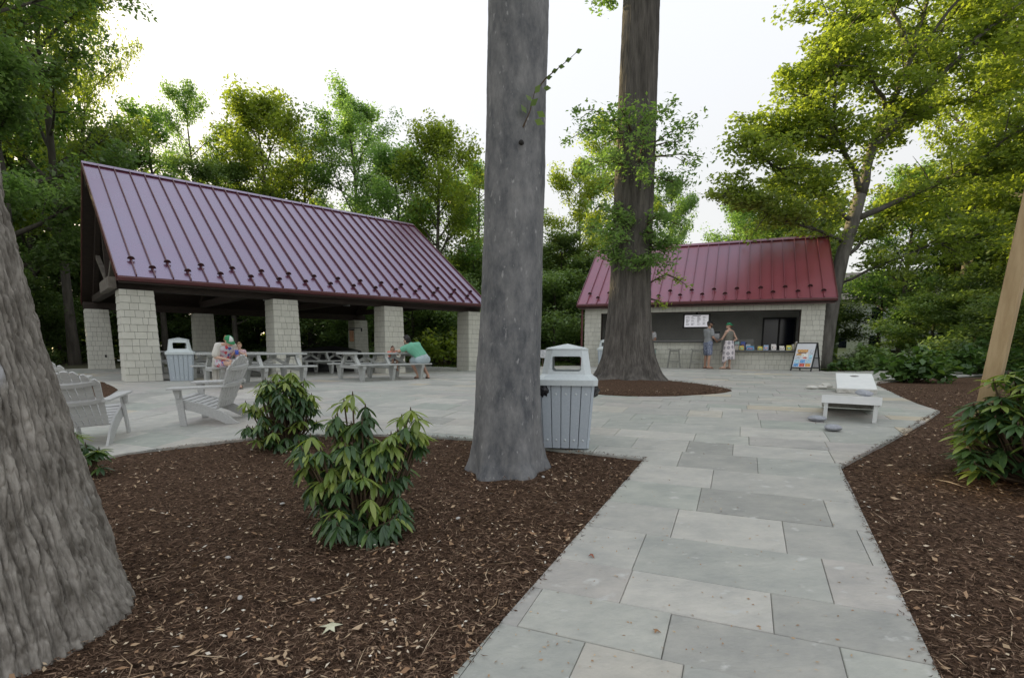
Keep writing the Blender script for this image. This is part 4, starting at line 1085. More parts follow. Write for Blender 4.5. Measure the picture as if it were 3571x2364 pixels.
        part('cap_brim', br, m1, cp, True)
    def cut(a, b, r0, r1, t0, t1): return (mixp(a, b, t0), mixp(a, b, t1), r0+(r1-r0)*t0, r0+(r1-r0)*t1)
    if 'shirt' in wear:
        mt_, sleeve, low, ex = wear['shirt']
        cs = [(a, b, r0+ex, r1+ex) for a, b, r0, r1 in seg['chest']] + [(a, b, r0+ex*.8, (r1+ex*.8) if i else r1+ex*.3) for i, (a, b, r0, r1) in enumerate(seg['yoke'][:1])] + [cut(J['che'], J['nec'], .10*w+ex, .052*s+ex, 0, .55)]
        cs += [cut(a, b, r0+ex, r1+ex, 1-low, 1) for a, b, r0, r1 in seg['belly']]
        if low >= 1: cs += [(J['hl'], J['hr'], .098*w+ex, .098*w+ex)]
        for L in 'lr':
            if sleeve > 0: cs.append(cut(J['s'+L], J['e'+L], .054*w+ex, .043*w+ex*1.4, 0, sleeve))
        link('shirt', fused('shirt', cs, .010*max(.8, s), 5, .45), mt_, root)
    if 'tank' in wear:
        ex = .010; cs = [(a, b, r0+ex, r1+ex) for a, b, r0, r1 in seg['chest']+seg['belly']]
        link('top', fused('top', cs, .010, 5, .45), wear['tank'], root)
        for L in 'lr':
            st = MB(); st.tube([mixp(J['s'+L], J['nec'], .45)+V3((0, -.075*w, -.07)), mixp(J['s'+L], J['nec'], .45)+V3((0, 0, .062*w)), mixp(J['s'+L], J['nec'], .45)+V3((0, .075*w, -.09))], .012, 6)
            part('strap', st, wear['tank'], root)
    if 'shorts' in wear:
        mt_, length, ex = wear['shorts']
        cs = [(a, b, r0+ex, r1+ex) for a, b, r0, r1 in seg['hips']] + [cut(a, b, r0+ex*.7, r1+ex*.7, 0, .55) for a, b, r0, r1 in seg['belly']]
        for L in 'lr': cs.append(cut(J['h'+L], J['k'+L], .082*w+ex, .062*w+ex*1.6, 0, length))
        link('shorts', fused('shorts', cs, .010*max(.8, s), 4, .45), mt_, root)
    if 'sandals' in wear:
        for L in 'lr':
            an, to = J['a'+L], J['t'+L]; fd = V3((to.x-an.x, to.y-an.y, 0)); L_ = fd.length; fd.normalize(); sd = V3((-fd.y, fd.x, 0))
            mb = MB(); pts = []; n = 14
            for i in range(n):
                a = 2*math.pi*i/n; q = V3((an.x, an.y, 0))+fd*(L_*.42)+fd*math.cos(a)*(L_*.5+.06*s)+sd*math.sin(a)*.045*s; pts.append((q.x, q.y))
            zz = min(an.z-.085*s, to.z-.03*s)
            mb.prism(pts, zz, zz+.018*s); part('sandal', mb, wear['sandals'], root)
            mb = MB(); c = V3((to.x, to.y, to.z))-fd*.045*s
            mb.tube([c+sd*.045*s-V3((0, 0, .012*s)), c+sd*.025*s+V3((0, 0, .028*s))+fd*.02*s, c+V3((0, 0, .030*s))+fd*.03*s, c-sd*.025*s+V3((0, 0, .028*s))+fd*.02*s, c-sd*.045*s-V3((0, 0, .012*s))], .006*s, 6); part('sandal_strap', mb, wear['sandals'], root)
    return root, seg, J
def standing(s=1.0):
    return {k: tuple(c*s for c in v) for k, v in dict(hl=(-.09, 0, .93), hr=(.09, 0, .93), kl=(-.10, .03, .50), kr=(.10, .02, .50), al=(-.11, -.01, .085), ar=(.11, -.01, .085), tl=(-.14, .15, .03), tr=(.14, .15, .03),
        pel=(0, 0, .96), wai=(0, .01, 1.13), che=(0, .0, 1.36), nec=(0, .01, 1.50), hea=(0, .045, 1.655), face=(0, 1, 0), sl=(-.185, -.01, 1.43), sr=(.185, -.01, 1.43), el=(-.25, .02, 1.14), er=(.25, .02, 1.14), wl=(-.24, .12, .90), wr=(.24, .12, .90)).items()}
SK1, SK2, SK3 = (.50, .30, .215), (.46, .27, .19), (.56, .36, .27)
m_tee = M('grey t-shirt', (.26, .27, .28), (.31, .32, .33), scale=8, rough=.9, bump=.3, bscale=9)
m_shorts = M('blue patterned shorts', (.10, .12, .20), (.30, .33, .42), scale=26, rough=.9, lo=.44, hi=.56)
m_sand = M('brown sandal', (.10, .05, .03), rough=.7)
m_olive = M('olive grey top', (.17, .165, .14), (.22, .21, .18), scale=30, rough=.9)
m_sarong = M('white printed towel', (.72, .66, .68), rough=.95)
def ring_print(m):
    n, l = m.node_tree.nodes, m.node_tree.links; p = n['Principled BSDF']
    tc = n.new('ShaderNodeTexCoord'); sx = n.new('ShaderNodeSeparateXYZ'); an = n.new('ShaderNodeMath'); an.operation = 'ARCTAN2'; ml = n.new('ShaderNodeMath'); ml.operation = 'MULTIPLY'; ml.inputs[1].default_value = .22; mp = n.new('ShaderNodeCombineXYZ'); vo = n.new('ShaderNodeTexVoronoi'); vo.voronoi_dimensions = '2D'; vo.inputs['Scale'].default_value = 5.2; vo.inputs['Randomness'].default_value = .35
    l.new(tc.outputs['Object'], sx.inputs[0]); l.new(sx.outputs[1], an.inputs[0]); l.new(sx.outputs[0], an.inputs[1]); l.new(an.outputs[0], ml.inputs[0]); l.new(ml.outputs[0], mp.inputs[0]); l.new(sx.outputs[2], mp.inputs[1]); l.new(mp.outputs[0], vo.inputs['Vector'])
    cr = n.new('ShaderNodeValToRGB'); e = cr.color_ramp.elements; cr.color_ramp.interpolation = 'LINEAR'
    e[0].position = 0; e[0].color = (.12, .11, .14, 1); e[1].position = .45; e[1].color = (.72, .66, .68, 1)
    for pos, c in ((.09, (.14, .13, .16, 1)), (.12, (.6, .56, .58, 1)), (.19, (.6, .56, .58, 1)), (.22, (.13, .12, .15, 1)), (.30, (.16, .15, .18, 1)), (.33, (.72, .66, .68, 1))):
        x = e.new(pos); x.color = c
    l.new(vo.outputs['Distance'], cr.inputs[0]); l.new(cr.outputs[0], p.inputs['Base Color'])
ring_print(m_sarong)
J = standing(1.03); J.update(face=(.30, .95, -.05), el=(-.30, .10, 1.19), wl=(-.24, .36, 1.17), er=(.24, .04, 1.19), wr=(.10, .27, 1.10), kl=(-.11, .02, .51), tr=(.17, .14, .03))
person('bearded man in grey shirt, black cap and sunglasses at the kiosk counter', gloc(7.58, 20.40, .047), -1.30, J, 1.03, SK2, (.05, .035, .025),
       dict(cap=((.012, .012, .014), (.014, .014, .016), False), shades=1, beard=1, shirt=(m_tee, .62, 1, .022), shorts=(m_shorts, .80, .030), sandals=m_sand), hairstyle='short')
pp = thing('paper_menu', 'white paper held by the bearded man at the kiosk counter', 'menu', (7.98, 20.60, 1.90), -.5)
part('sheet', MB().box(-.10, .10, -.003, .003, 0, .25, m=Matrix.Rotation(.25, 4, 'X')), m_signw, pp)
part('print', MB().box(-.08, .08, -.0045, -.0032, .03, .05, m=Matrix.Rotation(.25, 4, 'X')).box(-.08, .05, -.0045, -.0032, .08, .09, m=Matrix.Rotation(.25, 4, 'X')), m_ink, pp)
J = standing(.985); J.update(face=(-.62, .75, -.1), el=(-.22, .14, 1.13), wl=(-.08, .34, 1.12), er=(.31, -.10, 1.13), wr=(.16, .06, 1.0), hea=(-.02, .04, 1.63), al=(-.14, .04, .085), tl=(-.24, .15, .03))
wroot, seg, Jw = person('woman in green cap, olive top and white printed towel skirt at the kiosk', gloc(8.25, 20.08, .047), .55, J, .97, SK3, (.10, .05, .03),
       dict(cap=((.02, .20, .09), (.02, .20, .09), True), tank=m_olive, sandals=m_sand), hairstyle='bun')
sk = MB(); n = 40; rows = 18; vs = []
for j in range(rows+1):
    t = j/rows; z = 1.07-t*.70
    for i in range(n):
        a = 2*math.pi*i/n; r_ = (.165+.055*math.sin(math.pi*min(1, t*1.6)*.5)+.02*t)*(1+.055*t*math.sin(i*.94+1)+.035*t*math.sin(i*2.2))
        vs.append((r_*1.02*math.cos(a)+.02*t, r_*.86*math.sin(a)-.01, z-.16*t*max(0, math.cos(a-2.7))**3))
sk.add(vs, [(j*n+i, (j+1)*n+i, (j+1)*n+(i+1) % n, j*n+(i+1) % n) for j in range(rows) for i in range(n)])
so = part('towel_skirt', sk, m_sarong, wroot, True); so.modifiers.new('thickness', 'SOLIDIFY').thickness = .008
J = standing(.98); J.update(el=(-.25, .15, 1.12), wl=(-.12, .34, 1.12), er=(.25, .15, 1.12), wr=(.12, .34, 1.12), hea=(0, .06, 1.60), face=(.2, .9, -.35))
person('kiosk worker in white shirt with dark hair behind the counter, mostly behind the thick trunk', kw(2.62, .95), math.pi+KY, J, .95, SK2, (.015, .012, .012),
       dict(shirt=(M('white shirt', (.66, .66, .67), rough=.9), .5, 1, .02), shorts=(m_shorts, .8, .03)), hairstyle='bun')

# seated woman with a child on her lap
m_dress = M('floral dress', (.62, .60, .66), rough=.9)
def floral(m):
    n, l = m.node_tree.nodes, m.node_tree.links; p = n['Principled BSDF']
    tc = n.new('ShaderNodeTexCoord'); vo = n.new('ShaderNodeTexVoronoi'); vo.inputs['Scale'].default_value = 17
    l.new(tc.outputs['Object'], vo.inputs['Vector'])
    sp = n.new('ShaderNodeSeparateColor'); l.new(vo.outputs['Color'], sp.inputs[0])
    cr = n.new('ShaderNodeValToRGB'); cr.color_ramp.interpolation = 'CONSTANT'; e = cr.color_ramp.elements
    e[0].position = 0; e[0].color = (.60, .58, .63, 1); e[1].position = .82; e[1].color = (.55, .30, .38, 1)
    for pos, c in ((.35, (.10, .14, .42, 1)), (.55, (.62, .08, .10, 1)), (.7, (.66, .64, .68, 1))): x = e.new(pos); x.color = c
    l.new(sp.outputs[0], cr.inputs[0]); l.new(cr.outputs[0], p.inputs['Base Color'])
floral(m_dress)
m_wrap = M('cream gauze wrap', (.72, .695, .63), (.80, .775, .71), scale=5, rough=.95, transl=.2, bump=.3, bscale=8)
J = dict(hl=(-.085, .02, .545), hr=(.085, .02, .545), pel=(0, .0, .56), wai=(0, .05, .70), che=(0, .12, .86), nec=(0, .205, .965), hea=(0, .30, 1.035), face=(-.1, .86, -.55),
         sl=(-.165, .13, .925), sr=(.165, .13, .925), er=(.235, .12, .68), wr=(.12, .36, .64), el=(-.22, .22, .70), wl=(-.14, .43, .67),
         kl=(-.09, .42, .535), kr=(.10, .44, .54), al=(.06, .46, .12), ar=(-.02, .56, .10), tl=(.09, .60, .045), tr=(0.02, .72, .04))
wx, wy = -6.50, 11.80
wr_, seg, Jw = person('seated woman in green and white cap and cream wrap bending over a child', (wx, wy, .638), -2.18, J, .94, SK3, (.22, .13, .06),
       dict(cap=((.03, .22, .09), (.68, .70, .68), False), shirt=(m_dress, 0, 1, .010), shorts=(m_dress, .45, .022), sandals=m_sand), hairstyle='tail')
cs = [(Jw['sl'], Jw['sr'], .078, .078), (Jw['sl'], mixp(Jw['sl'], Jw['el'], .75), .075, .082), (Jw['sr'], mixp(Jw['sr'], Jw['er'], .75), .075, .085),
      (V3((-.10, .07, .88)), V3((-.10, -.03, .60)), .085, .085), (V3((.10, .07, .88)), V3((.10, -.03, .60)), .085, .085), (V3((0, .05, .88)), V3((0, -.06, .60)), .085, .085)]
wrap = link('wrap', fused('wrap', cs, .012, 5, .45), m_wrap, wr_)
dp = MB(); n, rows = 12, 12; vs = []
for j in range(rows+1):
    t = j/rows
    for i in range(n+1):
        x = -.02+.21*i/n+ .02*math.sin(t*3+i); y = -.13-.03*t+.022*math.sin(i*1.4+t*2); vs.append((x, y+.03, .66-t*(.60-.10*abs(i/n-.4))))
dp.add(vs, [(j*(n+1)+i, (j+1)*(n+1)+i, (j+1)*(n+1)+i+1, j*(n+1)+i+1) for j in range(rows) for i in range(n)])
dpo = part('wrap_tail', dp, m_wrap, wr_, True); dpo.modifiers.new('thickness', 'SOLIDIFY').thickness = .006
ank = MB(); ank.tube([Jw['ar']+V3((math.cos(a)*.04, math.sin(a)*.04, .05)) for a in [2*math.pi*i/10 for i in range(11)]], .010, 6, False); part('anklet', ank, m_black, wr_)
cs_ = .58
J = dict(hl=(-.05, 0, .60), hr=(.05, 0, .60), pel=(0, 0, .62), wai=(0, .005, .68), che=(0, .0, .77), nec=(0, .0, .845), hea=(0, .02, .93), face=(.1, .95, -.12), sl=(-.095, 0, .81), sr=(.095, 0, .81),
         el=(-.14, .06, .71), wl=(-.03, .13, .79), er=(.15, .05, .72), wr=(.06, .14, .80), kl=(-.08, .17, .60), kr=(.09, .17, .60), al=(-.08, .19, .42), ar=(.09, .19, .42), tl=(-.09, .26, .39), tr=(.10, .26, .39))
cx_, cy_ = -6.14, 11.83
person('small child in pink on the woman\'s lap, drinking from a blue cup', (cx_, cy_, .638), math.pi+.25, J, cs_*1.02, SK3, (.24, .15, .08),
       dict(shirt=(M('pink print top', (.50, .30, .34), (.66, .52, .54), scale=30, rough=.9), .3, 1, .008), shorts=(m_shorts, .5, .014)), hairstyle='short')
cu = thing('blue_cup', 'blue cup held up to the small child\'s mouth', 'cup', (cx_+.02, cy_-.165, .638+.735), 0)
part('cup_body', MB().lathe([(.028, 0), (.034, .01), (.038, .10), (.034, .102), (.03, .02)], 14), M('blue plastic', (.05, .10, .50), rough=.35), cu, True)
part('straw', MB().tube([(0, 0, .06), (.005, .02, .15)], .004, 6), m_signw, cu)

# man leaning on the right-hand table, girl across from him
m_green = M('mint green shirt', (.16, .44, .30), (.19, .50, .35), scale=6, rough=.9, bump=.35, bscale=7)
m_pale = M('pale blue shorts', (.42, .50, .54), (.50, .58, .62), scale=8, rough=.9)
J = dict(hl=(-.10, .0, .56), hr=(.10, .0, .56), pel=(0, -.01, .58), wai=(-.07, .07, .74), che=(-.20, .17, .90), nec=(-.29, .26, 1.01), hea=(-.33, .31, 1.115), face=(-.35, .93, -.15),
         sl=(-.36, .22, .93), sr=(-.03, .19, .99), el=(-.58, .36, .80), wl=(-.44, .58, .795), er=(.02, .42, .82), wr=(-.18, .58, .80),
         kl=(-.14, .42, .50), kr=(.16, .40, .50), al=(-.08, .12, .09), ar=(.22, .06, .09), tl=(-.10, .27, .03), tr=(.26, .21, .03))
person('dark-haired man in mint green shirt and pale shorts leaning over the picnic table', (-2.62, 15.34, .638), PU, J, 1.06, SK1, (.015, .012, .010),
       dict(shirt=(m_green, .55, .45, .026), shorts=(m_pale, .72, .028), sandals=M('black sandal', (.015, .015, .015), rough=.6)), slim=1.08)
gs = .66
J = dict(hl=(-.06, 0, .53), hr=(.06, 0, .53), pel=(0, 0, .54), wai=(0, .02, .61), che=(0, .03, .70), nec=(0, .04, .765), hea=(0, .055, .845), face=(.75, .6, -.1), sl=(-.115, .03, .735), sr=(.115, .03, .735),
         el=(-.16, .13, .66), wl=(-.06, .26, .77), er=(.16, .13, .66), wr=(.08, .27, .77), kl=(-.07, .24, .53), kr=(.07, .24, .53), al=(-.07, .22, .24), ar=(.07, .22, .24), tl=(-.07, .30, .19), tr=(.07, .30, .19))
person('little girl with long brown hair and coral top sitting across the picnic table', (-3.73, 16.22, .66), PU+math.pi-.1, J, gs, SK1, (.07, .035, .02),
       dict(shirt=(M('coral top', (.62, .17, .12), (.70, .24, .17), scale=12, rough=.9), .35, 1, .010), shorts=(m_shorts, .5, .014)), hairstyle='long')
pl = thing('paper_plate', 'white paper plate in front of the girl on the picnic table', 'plate', (-3.42, 15.75, 1.394), 0)
part('rim', MB().lathe([(.07, 0), (.115, .018), (.12, .02), (.112, .02), (.068, .004)], 20), m_signw, pl, True)
part('food', MB().ball((0, 0, .012), .05, .04, .018), M('snack tan', (.5, .32, .15), (.6, .42, .2), scale=40, rough=.7), pl, True)

# ================================================================== VEGETATION
def leaf_quads(C, size, rng, tilt=.55, ratio=.6, face_dir=None):
    """pointed leaf quads around centres C (N,3)"""
    n = len(C); a = rng.uniform(0, 2*np.pi, n)
    d = np.stack([np.cos(a), np.sin(a), rng.normal(-.15, tilt, n)], -1); d /= np.linalg.norm(d, axis=1)[:, None]
    up = np.stack([rng.normal(0, tilt, n), rng.normal(0, tilt, n), np.ones(n)], -1)
    s = np.cross(d, up); s /= np.linalg.norm(s, axis=1)[:, None]
    nr = np.cross(s, d)
    L = size*rng.uniform(.5, 1.5, n)[:, None]; w = L*ratio*.5
    p0 = C-d*L*.5; p2 = C+d*L*.5; mid = C-d*L*.05
    p1 = mid+s*w+nr*w*.25; p3 = mid-s*w+nr*w*.25
    return np.stack([p0, p1, p2, p3], 1)
def grow(seed, H, r0, base, crad, nl, lean=(0, 0), top=.94, spread=1.0, up=.45, sub=4):
    """trunk, limbs and twig anchors of one tree; returns (MB, anchors)"""
    rg = random.Random(seed); mb = MB(); anc = []
    n = 9; pts = []; rad = []
    for i in range(n):
        t = i/(n-1); pts.append(V3((lean[0]*t+rg.uniform(-1, 1)*.012*H*t, lean[1]*t+rg.uniform(-1, 1)*.012*H*t, H*top*t)))
        rad.append(r0*(1.35 if i == 0 else 1)*(1-t)**.75+.012)
    mb.tube(pts, rad, 9)
    def on(t):
        f = t*(n-1); i = min(n-2, int(f)); return pts[i].lerp(pts[i+1], f-i), rad[i]+(rad[i+1]-rad[i])*(f-i)
    az = rg.uniform(0, 6.28)
    for k in range(nl):
        t = base+(.97-base)*((k+.5)/nl); az += 2.4+rg.uniform(-.5, .5)
        p, r = on(t); tt = (t-base)/(1-base)
        L = crad*spread*(math.sin(math.pi*min(.98, .18+.80*tt))**.7)*rg.uniform(.75, 1.15)
        el = up+.5*tt+rg.uniform(-.15, .2); d = V3((math.cos(az)*math.cos(el), math.sin(az)*math.cos(el), math.sin(el)))
        q = [p]; rr = [min(r*.55, .035+L*.02)]
        for j in range(1, 6):
            d = (d+V3((rg.uniform(-.2, .2), rg.uniform(-.2, .2), rg.uniform(-.16, .14)))).normalized()
            q.append(q[-1]+d*L/5); rr.append(rr[0]*(1-j/5.5))
            if j >= 2:
                anc.append((q[-1], .8))
                for m in range(sub):
                    sd = (d+V3((rg.uniform(-1, 1), rg.uniform(-1, 1), rg.uniform(-.55, .5)))*1.0).normalized(); sl = L*rg.uniform(.18, .38)
                    e = q[-1]+sd*sl; mb.tube([q[-1], q[-1].lerp(e, .5)+V3((0, 0, .04*sl)), e], [rr[-1]*.5, rr[-1]*.35, .006], 4, False); anc += [(e, 1.0), (q[-1].lerp(e, .55), .7)]
        mb.tube(q, rr, 6, False)
    for j in range(5): anc.append((on(.90+.02*j)[0]+V3((rg.uniform(-.4, .4), rg.uniform(-.4, .4), rg.uniform(0, .5))), 1))
    return mb, anc
def crown(anc, seed, nleaf, size, clump, flat=.65, ratio=.6, keep=1.0):
    rng = np.random.default_rng(seed)
    A = np.array([a[0][:] for a in anc])
    if keep < 1: A = A[rng.random(len(A)) < keep]
    w = rng.uniform(.3, 1.0, len(A)); w /= w.sum()
    i = rng.choice(len(A), nleaf, p=w); rad = clump*rng.uniform(.6, 1.25, len(A))[i]
    off = rng.normal(0, 1, (nleaf, 3)); off /= np.linalg.norm(off, axis=1)[:, None]; off *= (rng.random(nleaf)**.45)[:, None]
    off[:, 2] *= flat
    C = A[i]+off*rad[:, None]
    tone = rng.uniform(0, 1, len(A))[i]
    return quad_mesh('crown', leaf_quads(C, size, rng, ratio=ratio), np.clip(tone*.45+rng.random(nleaf)*.55, 0, 1))
VAR = {}
def variant(key, seed, H, r0, base, crad, nl, nleaf, size, clump, **k):
    keep = k.pop('keep', 1.0)
    mb, anc = grow(seed, H, r0, base, crad, nl, **k)
    VAR[key] = (mb.mesh('trunk', True), crown(anc, seed+1, nleaf, size, clump, keep=keep), H, crad)
variant('tall', 1, 18, .26, .18, 4.6, 26, 44000, .17, .85, keep=.62)
variant('tall2', 2, 18, .24, .26, 4.0, 22, 28000, .17, .75, keep=.55)
variant('open', 3, 15, .20, .32, 3.4, 18, 15000, .16, .7, keep=.5)
variant('mid', 4, 12, .18, .14, 3.6, 22, 32000, .16, .8, keep=.62)
variant('mid2', 5, 12, .17, .18, 3.2, 18, 22000, .16, .72, keep=.58)
variant('low', 6, 6, .10, .06, 2.7, 18, 22000, .14, .8, up=.15)
variant('low2', 7, 5, .09, .04, 2.4, 16, 18000, .14, .75, up=.05)
MATN = dict(g=m_leaf, y=m_leafy, d=m_under)
def tree(kind, x, y, h, mat, label, width=None, rz=None, cat='tree', group=None, name='tree', lean=(0, 0)):
    tr, cr, H, cr_ = VAR[kind]; s = h/H; w = s if width is None else width/(cr_)
    t = thing(name, label, cat, (x, y, G(x, y)-.05), rz if rz is not None else RNG.uniform(0, 6.28), group)
    t.scale = (w, w, s)
    link('trunk', tr, m_trunk, t)
    c = link('crown', cr, None, t)
    if not cr.materials: cr.materials.append(None)
    c.material_slots[0].link = 'OBJECT'; c.material_slots[0].material = MATN[mat]
    return t
def X_(px, y): return (px-1184.5)/1205.0*y*1.012
def HT(ytop, y): return 1.55+(806-ytop)/1205.0*y*1.012-.6
# tall trees of the back row, left to right as they stand
rows = [('tall', -140, -420, 19, 'g', 'tall leafy tree at the far left edge behind the furrowed trunk', 4.6),
        ('tall', 70, -330, 23, 'g', 'tall dense tree rising left of the pavilion roof peak', 5.0),
        ('tall2', 190, -260, 27, 'y', 'tall airy tree right behind the pavilion roof peak, lit yellow on its right side', 3.6),
        ('tall', -30, -60, 30, 'g', 'broad green tree in the left background gap', 5.0),
        ('mid', 120, 180, 33, 'g', 'rounded green tree low behind the pavilion gable', 4.6),
        ('tall2', 262, -80, 34, 'y', 'slim yellow-green tree at the right flank of the left tree group', 2.6),
        ('open', 400, 285, 33, 'g', 'thin tree with see-through crown above the left part of the pavilion ridge', 3.2),
        ('open', 490, 235, 35, 'g', 'thin ragged tree with a tall wispy top above the pavilion ridge', 2.4),
        ('mid2', 330, 330, 31, 'd', 'dark mid-height tree just right of the pavilion peak', 3.0),
        ('mid', 640, 275, 36, 'y', 'light green tree above the middle of the pavilion ridge', 4.4),
        ('open', 730, 330, 38, 'g', 'loose tree between two fuller ones above the pavilion ridge', 3.6),
        ('tall2', 840, 255, 37, 'g', 'tall tree with branching top above the right end of the pavilion ridge', 3.6),
        ('mid2', 560, 400, 34, 'd', 'dark tree low behind the pavilion ridge middle', 3.4),
        ('mid', 930, 380, 33, 'g', 'full green tree just right of the pavilion ridge end', 3.6),
        ('mid', 1020, 335, 32, 'y', 'bright green rounded tree left of the smooth grey trunk', 3.4),
        ('mid2', 1110, 400, 35, 'g', 'green tree hidden behind the smooth grey trunk', 3.4),
        ('mid2', 1330, 400, 33, 'y', 'yellow-green tree between the two near trunks', 2.4),
        ('open', 1410, 300, 36, 'y', 'taller yellow-green tree behind the thick trunk', 3.0),
        ('mid', 1290, 560, 31, 'd', 'dark leafy tree left of the kiosk', 2.6),
        ('mid2', 1530, 445, 38, 'g', 'green tree peeking right of the thick trunk above the kiosk roof', 2.3),
        ('low', 1460, 560, 36, 'd', 'low dark tree behind the kiosk ridge left end', 3.2),
        ('mid', 1700, 480, 38, 'g', 'green tree behind the middle of the kiosk ridge', 3.2),
        ('mid2', 1800, 400, 36, 'd', 'dark green tree behind the right half of the kiosk ridge', 3.4),
        ('tall', 2190, -150, 33, 'y', 'tall sunlit tree behind the forked maple', 5.0),
        ('tall', 2330, -260, 26, 'y', 'tall sunlit yellow-green tree at the upper right', 5.0),
        ('tall2', 2480, -200, 21, 'y', 'tall tree at the right edge behind the leaning post', 4.6),
        ('mid', 2060, 420, 36, 'g', 'green tree right of the kiosk behind the maple trunk', 3.6),
        ('mid2', 2170, 480, 34, 'd', 'dark ivy-clad tree in the right background', 2.8),
        ('mid', 2290, 420, 29, 'd', 'dark dense tree behind the leaning post', 3.6),
        ('mid2', 2420, 440, 24, 'd', 'dark tree at the far right edge behind the shrubs', 3.2)]
for k, px, yt, Y, m, lab, w in rows:
    tree(k, X_(px, Y), Y, HT(yt, Y), m, lab, w, group='trees around the patio')
# understory
und = [(-260, 640, 22), (-60, 600, 24), (60, 650, 27), (160, 690, 30), (20, 560, 36), (230, 640, 38), (330, 650, 36), (420, 660, 40), (520, 640, 37), (610, 650, 39), (700, 660, 36), (790, 640, 38), (870, 640, 35), (960, 610, 31), (1040, 640, 30), (1110, 600, 34),
       (1280, 650, 28), (1330, 620, 31), (1230, 600, 33), (1180, 620, 36), (2130, 690, 29), (2230, 680, 27), (2330, 690, 24), (2420, 650, 21), (2010, 640, 40), (2480, 640, 18)]
places = ['left of the pavilion gable', 'behind the pavilion floor', 'behind the right pavilion pillar', 'left of the kiosk', 'right of the kiosk', 'behind the right flower bed']
for i, (px, yt, Y) in enumerate(und):
    side = 'left of the pavilion gable' if px < 200 else 'behind the left half of the pavilion' if px < 620 else 'behind the right half of the pavilion' if px < 1000 else 'behind the rightmost pavilion pillar' if px < 1200 else 'between the trash can and the kiosk' if px < 1400 else 'right of the kiosk' if px < 2200 else 'behind the leaning post'
    tree('low' if i % 2 else 'low2', X_(px, Y), Y, max(3.0, HT(yt, Y)), 'd', '%s understory tree in the hedge %s' % (['dark low', 'dark rounded', 'dense dark', 'tangled dark', 'shaded green', 'deep green', 'bushy dark'][i % 7], side), 3.4 if Y > 30 else 2.6, group='understory hedge ' + side)
# far wood behind everything, too dense to tell apart
rng = np.random.default_rng(31); N = 110000
ang = rng.uniform(-1.5, 1.35, N); ang = np.where((ang > .55) & (ang < .68), ang+.25, ang); rad = rng.uniform(44, 58, N)
hx, hy = rad*np.sin(ang), rad*np.cos(ang)
hmax = np.where(hx < -16, 13, np.where(hx < 12, 8.2, np.where(hx < 20, 6.0, 12)))+2.5*pn(hx*.15, hy*.15, 5)
hz = rng.random(N)**1.15*hmax
far = quad_mesh('far_wood', leaf_quads(np.stack([hx, hy, hz+.75], -1), .72, rng, tilt=.8), rng.random(N))
tag(link('far_wood', far, m_under), 'dense green wood closing the view behind the trees', 'woods', kind='stuff')

